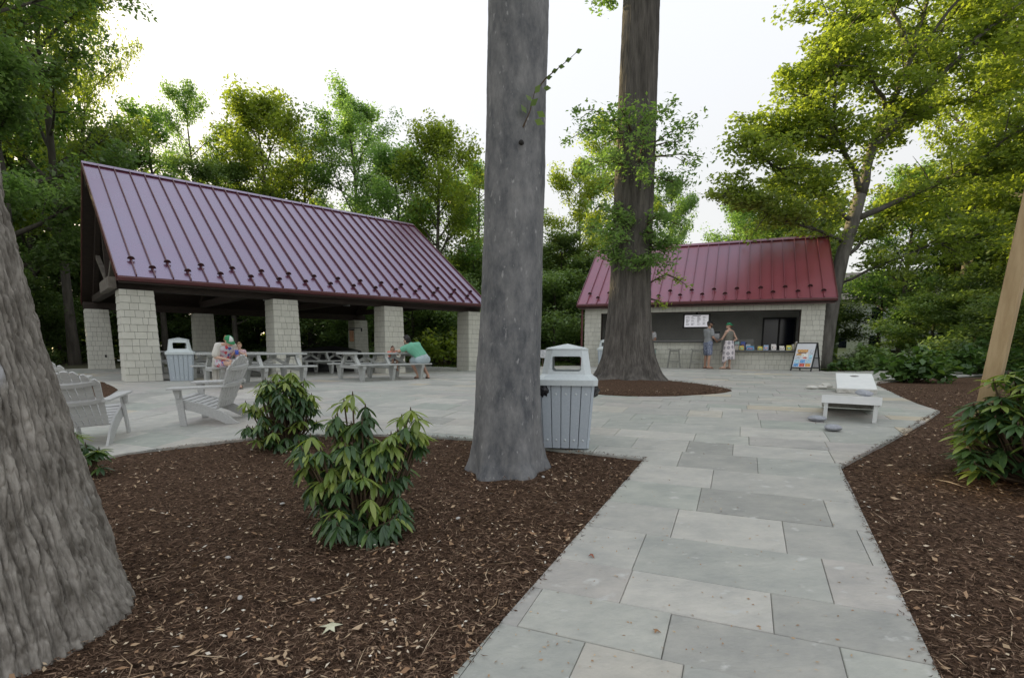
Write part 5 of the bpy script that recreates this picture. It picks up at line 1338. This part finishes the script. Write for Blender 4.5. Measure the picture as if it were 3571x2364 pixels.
# -------- the forked maple right of the kiosk
mp_ = thing('maple_tree', 'forked maple with a leaning grey trunk rising behind the right end of the kiosk', 'tree', (12.95, 21.9, .72), 0)
mt = MB(); ma = []
mt.tube([(0, 0, -.1), (.03, 0, .5), (.12, 0, 1.6), (.28, .05, 3.2), (.5, .1, 4.6), (.85, .15, 6.0), (1.05, .2, 7.0)], [.42, .33, .29, .27, .26, .25, .24], 12)
part('trunk', mt, M('maple bark', (.095, .087, .076), (.19, .178, .158), scale=6, rough=.9, stretch=(1, 1, .2), bump=.6, bscale=18), mp_, True)
rgm = random.Random(77); m_limb = M('maple limb bark', (.07, .065, .058), (.15, .14, .125), scale=6, rough=.9, stretch=(1, 1, .3), bump=.5, bscale=18)
LIMBS = [([(1.05, .2, 7.0), (1.3, .2, 8.5), (1.9, .3, 10.2), (2.6, .2, 12.2), (3.1, .3, 14.4), (3.7, .3, 16.6)], .2),
         ([(1.05, .2, 7.0), (.3, -.2, 8.2), (-.5, -.4, 9.0), (-1.4, -.6, 10.1), (-2.6, -.6, 10.9)], .13),
         ([(1.6, .2, 9.3), (2.8, -.2, 10.6), (4.4, -.5, 12.3), (6.2, -.8, 13.8), (8.0, -1.2, 14.8)], .13),
         ([(1.4, .2, 8.8), (2.6, .4, 9.8), (4.2, .6, 10.6), (6.0, .7, 11.0), (7.6, .9, 11.6)], .10),
         ([(.85, .15, 6.0), (2.2, -.4, 6.6), (3.9, -.8, 7.4), (5.8, -1.2, 7.7), (7.6, -1.6, 8.0)], .13),
         ([(.5, .1, 4.6), (1.5, .5, 5.2), (2.8, .8, 6.3), (4.2, 1.2, 7.2)], .09),
         ([(.85, .15, 6.0), (-.4, -.3, 6.6), (-1.8, -.6, 7.1), (-3.2, -.9, 7.9), (-4.2, -1.1, 8.3)], .10),
         ([(.6, .1, 5.1), (-.8, -.2, 5.6), (-2.4, -.4, 5.9), (-3.8, -.6, 6.5), (-4.8, -.7, 6.7)], .08),
         ([(-.5, -.4, 9.0), (-1.6, -.3, 9.1), (-2.6, -.2, 9.1), (-3.4, 0, 9.2)], .07),
         ([(.9, 0, 11.3), (.2, .2, 11.5), (-.5, .3, 11.7), (-1.0, .3, 11.8)], .06),
         ([(3.9, -.8, 7.4), (5.0, -1.6, 8.4), (6.4, -2.2, 9.4), (8.0, -2.6, 9.8)], .07),
         ([(4.4, -.5, 12.3), (5.6, .4, 12.6), (7.2, 1.0, 13.2), (8.8, 1.2, 13.4)], .06),
         ([(2.6, .2, 12.2), (4.0, -.4, 14.2), (5.2, -.8, 16.0), (6.4, -1.0, 17.5)], .07),
         ([(.28, .05, 3.4), (1.6, -.8, 4.2), (3.2, -1.4, 4.9), (4.8, -1.8, 5.2)], .06),
         ([(1.9, .3, 10.2), (.9, .0, 11.3), (-.2, -.3, 12.4), (-1.2, -.5, 13.2)], .09),
         ([(2.6, .2, 12.2), (1.7, .1, 13.6), (.9, 0, 14.9), (.1, 0, 16.0)], .09),
         ([(2.2, .3, 11.0), (3.6, .8, 12.8), (5.0, 1.2, 14.6), (6.0, 1.4, 16.2)], .09),
         ([(-.5, -.4, 9.0), (-.9, -.9, 10.3), (-1.0, -1.2, 11.6), (-.9, -1.3, 12.6)], .07)]
for pts, r_ in LIMBS:
    lb = MB(); P = [V3(p) for p in pts]; Q = []
    for i in range(len(P)-1):
        for k in range(3): Q.append(P[i].lerp(P[i+1], k/3)+V3((rgm.uniform(-.07, .07), rgm.uniform(-.07, .07), rgm.uniform(-.07, .07))))
    Q.append(P[-1])
    lb.tube(Q, [r_*(1-.88*i/(len(Q)-1)) for i in range(len(Q))], 8)
    for i in range(3, len(Q)):
        for m in range(4):
            d = V3((rgm.uniform(-1, 1), rgm.uniform(-1, 1), rgm.uniform(-.35, .6))).normalized(); L = rgm.uniform(.6, 1.7)
            e = Q[i]+d*L; lb.tube([Q[i], Q[i].lerp(e, .5)+V3((0, 0, .08)), e], [.028, .018, .006], 4, False); ma += [(e, 1), (Q[i].lerp(e, .6), .8)]
        ma.append((Q[i], .5))
    part('limb', lb, m_limb, mp_, True)
link('crown', crown(ma, 9, 82000, .14, .70, flat=.40, ratio=.75, keep=.8), m_maple, mp_)

# -------- near trunks
def big_trunk(name, label, base, prof, nseg, nz, mat, ridge, flute, top_limbs=True, seed=1, leafmat=m_leaf, fine=6.0, facing=None, reach=1.15, nleaf=3200):
    """prof: list of (z, centre x, centre y, radius); ridge(x,y,z,theta)->displacement"""
    t = thing(name, label, 'tree', base, 0)
    zs = np.array([p[0] for p in prof]); cx = np.array([p[1] for p in prof]); cy = np.array([p[2] for p in prof]); rr = np.array([p[3] for p in prof])
    zz = np.interp(np.linspace(0, 1, nz), np.linspace(0, 1, len(zs)), zs) if False else np.concatenate([np.linspace(zs[0], fine, nz), np.linspace(fine, zs[-1], 40)[1:]]) if zs[-1] > 6 else np.linspace(zs[0], zs[-1], nz)
    th = np.linspace(0, 2*np.pi, nseg+1) if facing is None else facing+np.concatenate([np.linspace(-1.75, 1.75, nseg), np.linspace(1.75, 2*np.pi-1.75, 121)[1:]])
    Z, T = np.meshgrid(zz, th, indexing='ij')
    Rr = np.interp(Z, zs, rr)*(1+flute(T, Z)); 
    X0, Y0 = np.interp(Z, zs, cx), np.interp(Z, zs, cy)
    ux, uy = np.cos(T), np.sin(T)
    D = ridge(ux*Rr, uy*Rr, Z, T)
    me = grid_mesh('trunk', X0+ux*(Rr+D), Y0+uy*(Rr+D), Z)
    me.flip_normals()
    link('trunk', me, mat, t)
    if top_limbs:
        rg = random.Random(seed); zt = zs[-1]; ctr = V3((cx[-1], cy[-1], zt)); anc = []; lm = MB()
        for k in range(9):
            az = k*2.4; d = V3((math.cos(az), math.sin(az), .75 if k else 3)).normalized(); q = [ctr-V3((0, 0, (k % 4)*.5))]; r_ = rr[-1]*.5
            for j in range(5):
                d = (d+V3((rg.uniform(-.25, .25), rg.uniform(-.25, .25), rg.uniform(-.1, .2)))).normalized(); q.append(q[-1]+d*reach)
                for m in range(3):
                    e = q[-1]+V3((rg.uniform(-1, 1), rg.uniform(-1, 1), rg.uniform(-.4, .7)))*reach; anc.append((e, 1)); lm.tube([q[-1], e], [.03, .008], 4, False)
            lm.tube(q, [r_*(1-i/5.6) for i in range(6)], 7)
        part('limbs', lm, mat, t, True)
        link('crown', crown(anc, seed+5, nleaf, .18, .55*reach), leafmat, t)
    return t
def ridged(f): return 1-np.abs(f)*2
def furrows(x, y, z, T, n, amp):
    """meandering vertical ridges that split and join, cut across by short cracks"""
    c, s_ = np.cos(T), np.sin(T)
    ph = T*n + 3.4*pn(c*3.0, s_*3.0, z*1.0) + 1.5*pn(c*9, s_*9, z*3.0+4) + .6*pn(c*20, s_*20, z*9+8)
    r = np.abs(np.sin(ph))
    crack = np.exp(-(pn(c*n*.55, s_*n*.55, z*11)/.12)**2)
    return amp*(r**.42)*(.8+.6*pn(c*7, s_*7, z*4+1)) - amp*.26*crack*(r > .35)
def bark1(x, y, z, T):
    return furrows(x, y, z, T, 48, .044) + .007*pn(x*30, y*30, z*20) + .004*pn(x*75, y*75, z*48) - .028 + .02*pn(x*4, y*4, z*2)
t1x, t1y = -3.05, 2.62
big_trunk('furrowed_tree', 'big near tree with furrowed grey bark filling the left edge', (t1x, t1y, G(t1x, t1y)),
          [(-.15, 0, 0, .94), (.05, 0, 0, .84), (.3, 0, 0, .765), (.62, 0, 0, .70), (1.1, 0, 0, .62), (1.57, 0, 0, .54), (2.34, -.02, 0, .455), (3.2, -.04, .02, .43), (5, -.1, .1, .40), (8.5, -.2, .2, .30)],
          1050, 300, m_bark1, bark1, lambda T, Z: .05*np.exp(-np.clip(Z, 0, 9)*2.6)*np.sin(T*5+.6)+.015*np.sin(T*3+1), seed=3, fine=3.0, facing=-.71)
def bark2(x, y, z, T):
    ringz = np.exp(-((pn(x*1.3, y*1.3, z*.9))*5)**2)
    return .010*pn(x*4, y*4, z*1.6)+.005*pn(x*13, y*13, z*8)+.0045*np.abs(pn(x*1.5, y*1.5, z*11))*ringz + .002*pn(x*40, y*40, z*30)
t2x, t2y = -.015, 5.24
tree2 = big_trunk('smooth_bark_tree', 'tall straight tree with smooth mottled grey trunk in front of the trash can', (t2x, t2y, G(t2x, t2y)),
          [(-.12, -.02, 0, .46), (.02, -.02, 0, .405), (.12, -.03, 0, .375), (.3, -.03, 0, .352), (.6, -.03, 0, .333), (.95, -.03, 0, .319), (1.6, .0, 0, .30), (2.4, .02, 0, .288), (3.3, .035, 0, .28), (4.3, .05, 0, .277), (6, .08, 0, .26), (9.5, .1, 0, .21)],
          240, 260, m_bark2, bark2, lambda T, Z: .10*np.exp(-np.clip(Z, 0, 9)*4.5)*np.sin(T*6+1.9)+.012*np.sin(T*3+.5+Z*.3), seed=5)
def bark3(x, y, z, T):
    return furrows(x, y, z, T, 34, .030)*(1+1.2*np.exp(-np.clip(z, 0, 9)*1.6)) + .004*pn(x*30, y*30, z*10) - .012
t3x, t3y = 2.92, 13.15
tree3 = big_trunk('thick_ridged_tree', 'thick tree with ridged brown-grey bark in the mulch island before the kiosk', (t3x, t3y, G(t3x, t3y)+.05),
          [(-.1, .02, 0, 1.02), (.06, .02, 0, .92), (.2, .02, 0, .80), (.4, .01, 0, .72), (.7, 0, 0, .635), (1.1, -.02, 0, .575), (1.8, -.03, 0, .515), (2.6, -.03, 0, .48), (4.2, -.02, 0, .465), (6.2, -.01, 0, .445), (9.2, .0, 0, .40), (13.2, .1, .4, .33)],
          420, 260, m_bark3, bark3, lambda T, Z: .10*np.exp(-np.clip(Z, 0, 9)*1.9)*np.sin(T*7+.4)+.015*np.sin(T*4), seed=8, reach=2.0, nleaf=22000)
def sprout(tr, name, anchors, nleaf, size, clump, mat, seed):
    rg = random.Random(seed); tw = MB(); anc = []
    for a, b in anchors:
        a, b = V3(a), V3(b); m = a.lerp(b, .5)+V3((0, 0, .05*(b-a).length))
        tw.tube([a, m, b], [.022, .014, .005], 5, False); anc += [(m, 1), (b, 1), (a.lerp(b, .75), 1)]
        for k in range(4):
            s = a.lerp(b, rg.uniform(.35, 1)); e = s+V3((rg.uniform(-1, 1), rg.uniform(-1, 1), rg.uniform(-.7, .6)))*(b-a).length*.35
            tw.tube([s, e], [.009, .004], 4, False); anc.append((e, 1))
    part('twigs', tw, m_stem, tr)
    link(name, crown(anc, seed, nleaf, size, clump, flat=.9, ratio=.5), mat, tr)
zb3 = G(t3x, t3y)+.05
def up3(zw): return zw-zb3
rg = random.Random(14); A = []
for k in range(26):
    a = rg.uniform(0, 6.28) if k % 2 else rg.uniform(3.4, 6.0); z = up3(rg.uniform(5.4, 7.0)); L = rg.uniform(.5, 1.15); A.append(((.42*math.cos(a), .42*math.sin(a), z), ((.42+L)*math.cos(a), (.42+L)*math.sin(a), z+rg.uniform(-.35, .35))))
sprout(tree3, 'sprout_leaves', A, 5000, .10, .28, m_leaf, 15)
A = []
for k in range(18):
    a = rg.uniform(3.0, 6.4); z = up3(rg.uniform(3.5, 4.9)); L = rg.uniform(.25, .75); A.append(((.44*math.cos(a), .44*math.sin(a), z), ((.44+L)*math.cos(a), (.44+L)*math.sin(a), z+rg.uniform(-.3, .2))))
sprout(tree3, 'sprout_leaves', A, 3400, .10, .26, m_leaf, 16)
A = []
for k in range(7):
    a = rg.choice([rg.uniform(-.5, .5), rg.uniform(2.7, 3.6)]); z = up3(rg.uniform(9.5, 10.8)); L = rg.uniform(.5, 1.1); A.append(((.4*math.cos(a), .4*math.sin(a), z), ((.4+L)*math.cos(a), (.4+L)*math.sin(a), z-rg.uniform(0, .5))))
sprout(tree3, 'sprout_leaves', A, 1500, .10, .28, m_leaf, 17)
A = [((.45, -.1, up3(3.15)), (.75, -.4, up3(3.3))), ((.75, -.4, up3(3.3)), (1.2, -.6, up3(3.0))), ((.47, -.1, up3(2.75)), (.7, -.5, up3(2.6)))]
sprout(tree3, 'sprout_leaves', A, 130, .10, .16, m_leafy, 18)
# little side twig on the smooth trunk
zb2 = G(t2x, t2y); tw = MB(); tz = lambda z: z-zb2
tw.tube([(.19, -.20, tz(3.80)), (.30, -.22, tz(3.93)), (.42, -.22, tz(4.02)), (.52, -.22, tz(4.10)), (.60, -.22, tz(4.17))], [.009, .006, .004, .003, .002], 5)
tw.tube([(.10, -.27, tz(3.5)), (.16, -.30, tz(3.62)), (.2, -.31, tz(3.78))], [.008, .005, .003], 5)
part('twig', tw, m_stem, tree2)
LV = []
for (x, y, z, dx, dz) in ((.30, -.22, 3.93, .06, .01), (.35, -.22, 3.98, .06, .02), (.41, -.22, 4.03, .06, -.01), (.47, -.22, 4.07, .06, .02), (.56, -.22, 4.14, .06, .025), (.28, -.24, 3.84, .07, -.005), (.16, -.31, 3.66, .07, .06), (.13, -.31, 3.60, -.05, .07), (.2, -.32, 3.76, .05, .07), (.18, -.31, 3.70, -.06, .05), (.22, -.3, 3.62, .08, -.05), (.2, -.3, 3.55, .09, -.04)):
    p = np.array([x, y, tz(z)]); d = np.array([dx, -.01, dz]); n_ = np.array([-dz, 0, dx]); LV.append([p, p+d*.45+n_*.28+np.array([0, -.012, 0]), p+d, p+d*.45-n_*.28+np.array([0, .012, 0])])
lq = quad_mesh('twig_leaves', np.array(LV), np.linspace(.3, 1, len(LV))); link('twig_leaves', lq, m_leaf, tree2)
kn = MB(); kn.tube([(.085, -.262, tz(3.37)), (.085, -.30, tz(3.37))], [.028, .018], 10); part('branch_scar', kn, M('scar dark', (.03, .028, .026), rough=.9), tree2, True)

# -------- rhododendrons: whorls of long drooping leaves
def rleaf(L=1.0):
    """long folded leaf along +X, unit length"""
    mb = MB(); n = 5; vs = []
    for i in range(n+1):
        t = i/n; w = .135*math.sin(math.pi*min(1, t*.93+.05))**.75 if 0 < i < n else .012
        zc = -.16*t*t
        vs += [(t, -w, zc+.055*(w/.155)), (t, 0, zc), (t, w, zc+.055*(w/.155))]
    fs = []
    for i in range(n): fs += [(3*i, 3*i+3, 3*i+4, 3*i+1), (3*i+1, 3*i+4, 3*i+5, 3*i+2)]
    return mb.add(vs, fs)
RL = {}
def leaf_mesh_tone(k):
    if k not in RL:
        mb = rleaf(); mb.r = [k/9.0]*len(mb.f); RL[k] = mb.mesh('leaf', True, True)
    return RL[k]
base_leaf = rleaf(); LVs = np.array(base_leaf.v); LFs = np.array(base_leaf.f)
def rhododendron(label, loc, tips, leafL, droop, nsingle, seed, per=(8, 11), light=.6):
    """tips: list of (x,y,z) whorl positions"""
    rg = random.Random(seed); t = thing('rhododendron', label, 'shrub', loc, 0, 'rhododendron shrubs in the mulch beds')
    st = MB(); mats = []
    for (x, y, z) in tips:
        b = V3((x*.12+rg.uniform(-.05, .05), y*.12+rg.uniform(-.05, .05), 0)); e = V3((x, y, z)); m = b.lerp(e, .5)+V3((x*.10, y*.10, -.06*z))
        st.tube([b, m, e], [.014, .010, .006], 5, False)
        young = rg.random() < light*(z/ max(q[2] for q in tips))**.8
        nl = rg.randint(*per); a0 = rg.uniform(0, 6.28); out = V3((x, y, 0))
        for k in range(nl):
            az = a0+2*math.pi*k/nl+rg.uniform(-.25, .25); dr = droop+rg.uniform(-.35, .3)-(.3 if young and rg.random() < .4 else 0)
            d = V3((math.cos(az)*math.cos(dr), math.sin(az)*math.cos(dr), -math.sin(dr)))
            d = (d+out*.15).normalized(); L = leafL*rg.uniform(.75, 1.15)
            sdv = V3((0, 0, 1)).cross(d).normalized(); nv = d.cross(sdv)
            tone = min(9, max(0, int((rg.uniform(.55, 1.0) if young else rg.uniform(0, .52))*9.99)))
            mm = Matrix(((d.x*L, sdv.x*L, nv.x*L, e.x), (d.y*L, sdv.y*L, nv.y*L, e.y), (d.z*L, sdv.z*L, nv.z*L, e.z+rg.uniform(-.02, .0)), (0, 0, 0, 1)))
            mats.append((mm, tone))
        # pale bud at the whorl tip
        st.tube([e, e+V3((0, 0, .022))], [.006, .003], 5)
    part('stems', st, m_stem, t, True)
    w = Matrix.Translation(loc)
    order = sorted(range(len(mats)), key=lambda i: (mats[i][0].translation.y*1.0 + .6*abs(mats[i][0].translation.x)*0 - .3*mats[i][0].translation.z))
    V = []; F = []; rn = []; off = 0
    for r_, i in enumerate(order):
        mm, tone = mats[i]
        if r_ < nsingle:
            o = link('leaf', leaf_mesh_tone(tone), m_rhod, t); o.matrix_local = mm
        else:
            A = np.array(mm); V.append(LVs@A[:3, :3].T+A[:3, 3]); F.append(LFs+off); rn += [tone/9.0]*len(LFs); off += len(LVs)
    if V:
        me = bpy.data.meshes.new('foliage'); me.from_pydata(np.concatenate(V).tolist(), [], np.concatenate(F).tolist())
        a = me.attributes.new('rnd', 'FLOAT', 'FACE'); a.data.foreach_set('value', np.array(rn, dtype=np.float32))
        me.polygons.foreach_set('use_smooth', [True]*len(me.polygons)); me.update()
        o = link('foliage', me, m_rhod, t); o['kind'] = 'stuff'
    return t
def dome_tips(n, rx, ry, h, seed, low=.08, jit=.12, lobes=()):
    rg = random.Random(seed); out = []
    for i in range(n):
        a = rg.uniform(0, 6.28); f = rg.random(); z = low+(h-low)*f
        r_ = math.sqrt(max(0.03, 1-(max(0, f-.25)/.85)**2))*rg.uniform(.45, 1.0)
        out.append((math.cos(a)*rx*r_+rg.uniform(-jit, jit)*.3, math.sin(a)*ry*r_, z+rg.uniform(-jit, jit)*.4))
    extra = []
    for (x, y, z) in lobes:
        for k in range(3): extra.append((x*.92+rg.uniform(-.08, .08), y+rg.uniform(-.09, .09), z*rg.uniform(.78, .97)))
    return out+list(lobes)+extra
x, y = -1.17, 3.93
tips = dome_tips(120, .38, .34, .70, 3, low=.14, lobes=[(-.12, .05, .98), (-.03, -.02, 1.04), (.04, .06, .94), (-.14, -.05, .88), (.32, .05, .86), (.40, 0, .92), (.37, -.08, .80), (.43, .08, .76), (.26, .1, .72), (-.45, 0, .58), (-.42, -.1, .68), (-.30, -.18, .74), (.02, .05, .84), (.2, -.1, .70), (.10, -.3, .10), (.26, -.34, .14), (-.08, -.38, .20), (.34, -.2, .18)])
rhododendron('large drooping rhododendron in front of the smooth grey trunk in the left mulch bed', (x, y, G(x, y)), tips, .145, .72, 300, 4)
x, y = -2.84, 6.42
tips = dome_tips(105, .42, .38, .82, 5, low=.12, lobes=[(-.05, 0, .92), (.12, 0, .94), (.26, .05, .84), (-.2, 0, .85), (.36, 0, .66), (-.46, 0, .56)])
rhododendron('smaller rhododendron behind, at the edge of the patio near the adirondack chair', (x, y, G(x, y)), tips, .15, .7, 130, 6, light=.5)
x, y = 4.46, 4.22
tips = dome_tips(190, .70, .55, 1.0, 7, low=.10, lobes=[(-.5, 0, .75), (-.35, -.2, .9), (-.2, 0, .98), (.1, 0, .95), (-.55, .1, .55)])
rhododendron('large rhododendron at the right edge below the leaning post', (x, y, G(x, y)), tips, .17, .35, 190, 8, light=.5)
x, y = -4.62, 5.45
tips = dome_tips(15, .22, .22, .52, 9, low=.1)
rhododendron('small rhododendron peeking out right of the furrowed trunk', (x, y, G(x, y)), tips, .16, .3, 60, 10, light=.7)

# -------- broad-leaved bushes right of the patio
def bush(label, x, y, w, h, n, size, seed, mat=m_hyd, cat='bush'):
    rg = random.Random(seed); t = thing('broadleaf_bush', label, cat, (x, y, G(x, y)), 0, 'broad-leaved bushes right of the patio')
    st = MB(); anc = []
    for k in range(26):
        a = rg.uniform(0, 6.28); r_ = math.sqrt(rg.random())*w; e = V3((math.cos(a)*r_, math.sin(a)*r_*.9, h*(1-.45*(r_/w)**2)*rg.uniform(.55, 1)))
        st.tube([(e.x*.15, e.y*.15, 0), (e.x*.6, e.y*.6, e.z*.6), e], [.012, .009, .005], 5, False); anc += [(e, 1), (V3((e.x*.8, e.y*.8, e.z*.7)), 1), (V3((e.x, e.y, e.z*.4)), .8)]
    part('stems', st, m_stem, t)
    link('foliage', crown(anc, seed, n, size, .24*w/.8, flat=.7, ratio=.72), mat, t)
bush('broad-leaved bush on the mulch point behind the far cornhole board', 10.55, 13.75, .80, .92, 1500, .17, 41)
bush('dark broad-leaved bush right of the sandwich board', 13.2, 19.5, .85, .95, 1300, .18, 42, m_under)
bush('low pale-leaved plant between the sandwich board and the dark bush', 11.9, 18.75, .5, .40, 420, .12, 43)
bush('bright bush just left of the leaning post across the right-hand path', 14.9, 17.0, .7, .95, 1100, .18, 44)
bush('bush right of the leaning post by the path bend', 16.6, 18.6, 1.2, 1.2, 1500, .18, 45)
bush('shrub behind the right-hand path in the shade', 18.4, 22.5, 1.5, 1.5, 1500, .19, 46, m_under)
bush('yellowish shrub at the foot of the rightmost pavilion pillar', -1.0, 23.6, 1.0, 1.3, 1300, .16, 47, m_leafy)
bush('shrub against the wood beyond the rear of the pavilion', -3.6, 27.2, 1.6, 2.2, 1700, .18, 49, m_leafy)

# -------- pale house glimpsed through the right-hand trees
hs_ = thing('white_house', 'white house with grey roof glimpsed through the trees right of the kiosk', 'house', (37.5, 53, .7), -.5)
hw_ = part('wall', MB().box(-6, 6, -4, 4, 0, 5.6), M('white siding', (.66, .68, .70), (.72, .74, .76), scale=4, rough=.7), hs_)
rf = MB(); rf.prism([(-4.5, 5.6), (4.5, 5.6), (0, 8.6)], -6.4, 6.4, axis='x'); part('roof', rf, M('grey roof shingles', (.12, .12, .13), rough=.9), hs_)
for xx in (-4, -1.3, 1.3, 4):
    for z0 in (.9, 3.5):
        f_ = part('window', MB().box(xx-.55, xx+.55, -4.06, -4.0, z0, z0+1.4), m_signw, hs_); part('pane', MB().box(xx-.45, xx+.45, -4.075, -4.062, z0+.1, z0+1.3), m_glassdk, f_)
part('door', MB().box(-.5, .5, -4.06, -4.0, 0, .85), m_black, hs_)

# ================================================================== GROUND LITTER
BEDL = [(-12, -1), (-2.4, -1.9), (1.37, 5.27), (.42, 5.77), (-.51, 6.33), (-1.1, 6.56), (-2.79, 6.86), (-3.42, 6.78), (-4.18, 6.5), (-5.37, 5.62), (-9, 4)]
BEDR = [(0, -2), (1.86, 2.1), (3.09, 4.79), (4.26, 5.72), (6.21, 7.51), (7.06, 9.37), (8.55, 12.2), (9.3, 13.2), (10.6, 14.1), (13, 15.6), (13.5, 8), (9, 3), (5, -1)]
rng = np.random.default_rng(55)
def scatter(polys, n, lo=1.5, hi=15, power=1.55):
    out = []
    tot = 0
    while tot < n:
        d = lo*(hi/lo)**(rng.random(n*2)**1.25); a = rng.uniform(-.84, .84, n*2)
        x, y = d*np.sin(a), d*np.cos(a); k = np.zeros(len(x), bool)
        for p in polys: k |= inside(p, x, y)
        out.append(np.stack([x[k], y[k]], -1)); tot += k.sum()
    return np.concatenate(out)[:n]
def strips(P, zoff, Lr, wr, tilt, rnd, bend=.3):
    n = len(P); a = rng.uniform(0, 2*np.pi, n); dist = np.hypot(P[:, 0], P[:, 1])
    L = rng.uniform(*Lr, n); w = np.maximum(rng.uniform(*wr, n), dist*.00045)
    z = gz(P[:, 0], P[:, 1])+zoff
    d = np.stack([np.cos(a), np.sin(a), rng.normal(0, tilt, n)], -1); s = np.stack([-np.sin(a), np.cos(a), rng.normal(0, .5, n)], -1)
    C = np.stack([P[:, 0], P[:, 1], z], -1)
    k = bend*L[:, None]*rng.normal(0, .5, (n, 1))*s
    return np.stack([C-d*L[:, None]/2-s*w[:, None]*.25, C-s*w[:, None]*.6+k, C+d*L[:, None]/2, C+s*w[:, None]*.6+k], 1), rnd
P = np.concatenate([scatter([BEDL, BEDR], 90000), scatter([ISLAND], 9000, 9, 15)])
zo = .014+.014*rng.random(len(P)) + np.where(inside(ISLAND, P[:, 0], P[:, 1]), .06, 0)
V, r_ = strips(P, zo, (.02, .085), (.0025, .006), .22, rng.random(len(P)))
tag(link('shredded_mulch', quad_mesh('shredded_mulch', V, r_), m_fibre), 'dark brown shredded bark mulch covering the planting beds', 'mulch', kind='stuff')
P = scatter([BEDL, BEDR], 130)
V, r_ = strips(P, .034+.01*rng.random(len(P)), (.10, .30), (.003, .006), .06, .25+.5*rng.random(len(P)), .12)
tag(link('fallen_twigs', quad_mesh('fallen_twigs', V, r_), m_chip), 'thin dry twigs lying on the mulch beds', 'twigs', kind='stuff')
P = scatter([BEDL, BEDR], 420)
V, r_ = strips(P, .036+.012*rng.random(len(P)), (.035, .075), (.012, .022), .22, .6*rng.random(len(P)), .1)
tag(link('dry_leaves', quad_mesh('dry_leaves', V, r_), m_chip), 'curled tan dry leaves scattered on the mulch', 'leaf litter', kind='stuff')
P = scatter([BEDL, BEDR, ISLAND], 3600)
zo = .030+.012*rng.random(len(P)) + np.where(inside(ISLAND, P[:, 0], P[:, 1]), .07, 0)
V, r_ = strips(P, zo, (.016, .045), (.006, .013), .18, rng.random(len(P))**1.3, .05)
tag(link('leaf_litter', quad_mesh('leaf_litter', V, r_), m_chip), 'pale dry leaf and wood bits strewn over the mulch', 'leaf litter', kind='stuff')
# crumbs of mulch along the paving edges and specks on the slabs
E_ = []
for poly in (BEDL[1:11], BEDR[0:9]):
    for a, b in zip(poly[:-1], poly[1:]):
        n = int(170*math.hypot(b[0]-a[0], b[1]-a[1])); t = rng.random(n); E_.append(np.stack([a[0]+(b[0]-a[0])*t+rng.normal(0, .018, n), a[1]+(b[1]-a[1])*t+rng.normal(0, .018, n)], -1))
P = np.concatenate(E_); V, r_ = strips(P, .047+.006*rng.random(len(P)), (.012, .05), (.003, .006), .15, rng.random(len(P))*.8)
tag(link('edge_mulch', quad_mesh('edge_mulch', V, r_), m_fibre), 'mulch crumbs spilled along the paving edges', 'mulch', kind='stuff')
P = scatter([PLAZA], 900, hi=12); P = P[~inside(ISLAND, P[:, 0], P[:, 1])]
V, r_ = strips(P, .0475, (.008, .028), (.004, .009), .05, rng.random(len(P))*.75, .05)
tag(link('paving_debris', quad_mesh('paving_debris', V, r_), m_chip), 'tiny dry leaf specks on the paving', 'leaf litter', kind='stuff')
# a few single fallen leaves and pebbles
def lobed_leaf(loc, rz, s, mat, lab, lobes=5):
    mb = MB(); c = [(0, 0, .012)]; n = lobes*2
    for i in range(n):
        a = 2*math.pi*i/n; r_ = (1.0 if i % 2 == 0 else .38)*(1+.2*math.sin(i*2.1)); c.append((math.cos(a)*r_*s, math.sin(a)*r_*s, .004+.012*(i % 2)))
    mb.add(c, [(0, 1+i, 1+(i+1) % n) for i in range(n)])
    o = part('fallen_leaf', mb, mat, None, True, loc=loc, rot=(.1, -.12, rz)); o.modifiers.new('thickness', 'SOLIDIFY').thickness = .002
    tag(o, lab, 'leaf', 'fallen leaves')
mw = M('bleached leaf', (.62, .60, .42), (.70, .68, .50), scale=20, rough=.8); mr = M('russet leaf', (.28, .09, .05), (.36, .14, .08), scale=20, rough=.8)
lobed_leaf((-.945, 2.56, G(-.945, 2.56)+.035), .4, .060, mw, 'pale cream lobed leaf lying on the mulch at the bottom left')
lobed_leaf((.52, 3.22, G(.52, 3.22)+.046), 1.0, .026, mr, 'small russet leaf on the path slabs near the left edge', 3)
lobed_leaf((.72, 2.42, G(.72, 2.42)+.046), 2.0, .022, M('tan leaf', (.36, .20, .10), rough=.8), 'tan curled leaf on the path at the bottom', 3)
for i, (px, py) in enumerate(((-1.95, 3.42), (-.42, 3.95), (-1.6, 2.9), (-1.15, 2.85), (-2.0, 4.4), (.3, 4.85))):
    mb = MB(); mb.ball((0, 0, .008), .020+.004*(i % 3), .014, .010, 10, 7)
    tag(part('pebble', mb, m_stone, None, True, loc=(px, py, G(px, py)+.022), rot=(0, 0, i)), 'small pale pebble on the mulch ' + ['left of the front rhododendron', 'between front rhododendron and path', 'nearest the furrowed trunk', 'above the pale lobed leaf', 'farthest left beside the patio edge', 'at the foot of the smooth trunk'][i], 'pebble', 'pebbles on the mulch')
# grass on the lawn strips
P = np.concatenate([np.stack([rng.uniform(11.7, 26, 9000), rng.uniform(21, 34, 9000)], -1), np.stack([rng.uniform(-3.8, 2.9, 4000), rng.uniform(24.6, 34, 4000)], -1)])
n = len(P); a = rng.uniform(0, 6.28, n); h = rng.uniform(.06, .16, n); z = gz(P[:, 0], P[:, 1])+.01
b = np.stack([P[:, 0], P[:, 1], z], -1); s = np.stack([np.cos(a), np.sin(a), 0*a], -1)*.016; tp = b+np.stack([rng.normal(0, .04, n), rng.normal(0, .04, n), h], -1)
tag(link('grass', quad_mesh('grass', np.stack([b-s, b+s, tp], 1), rng.random(n)), m_grass), 'rough grass on the lawn strips beyond the paving', 'grass', kind='stuff')
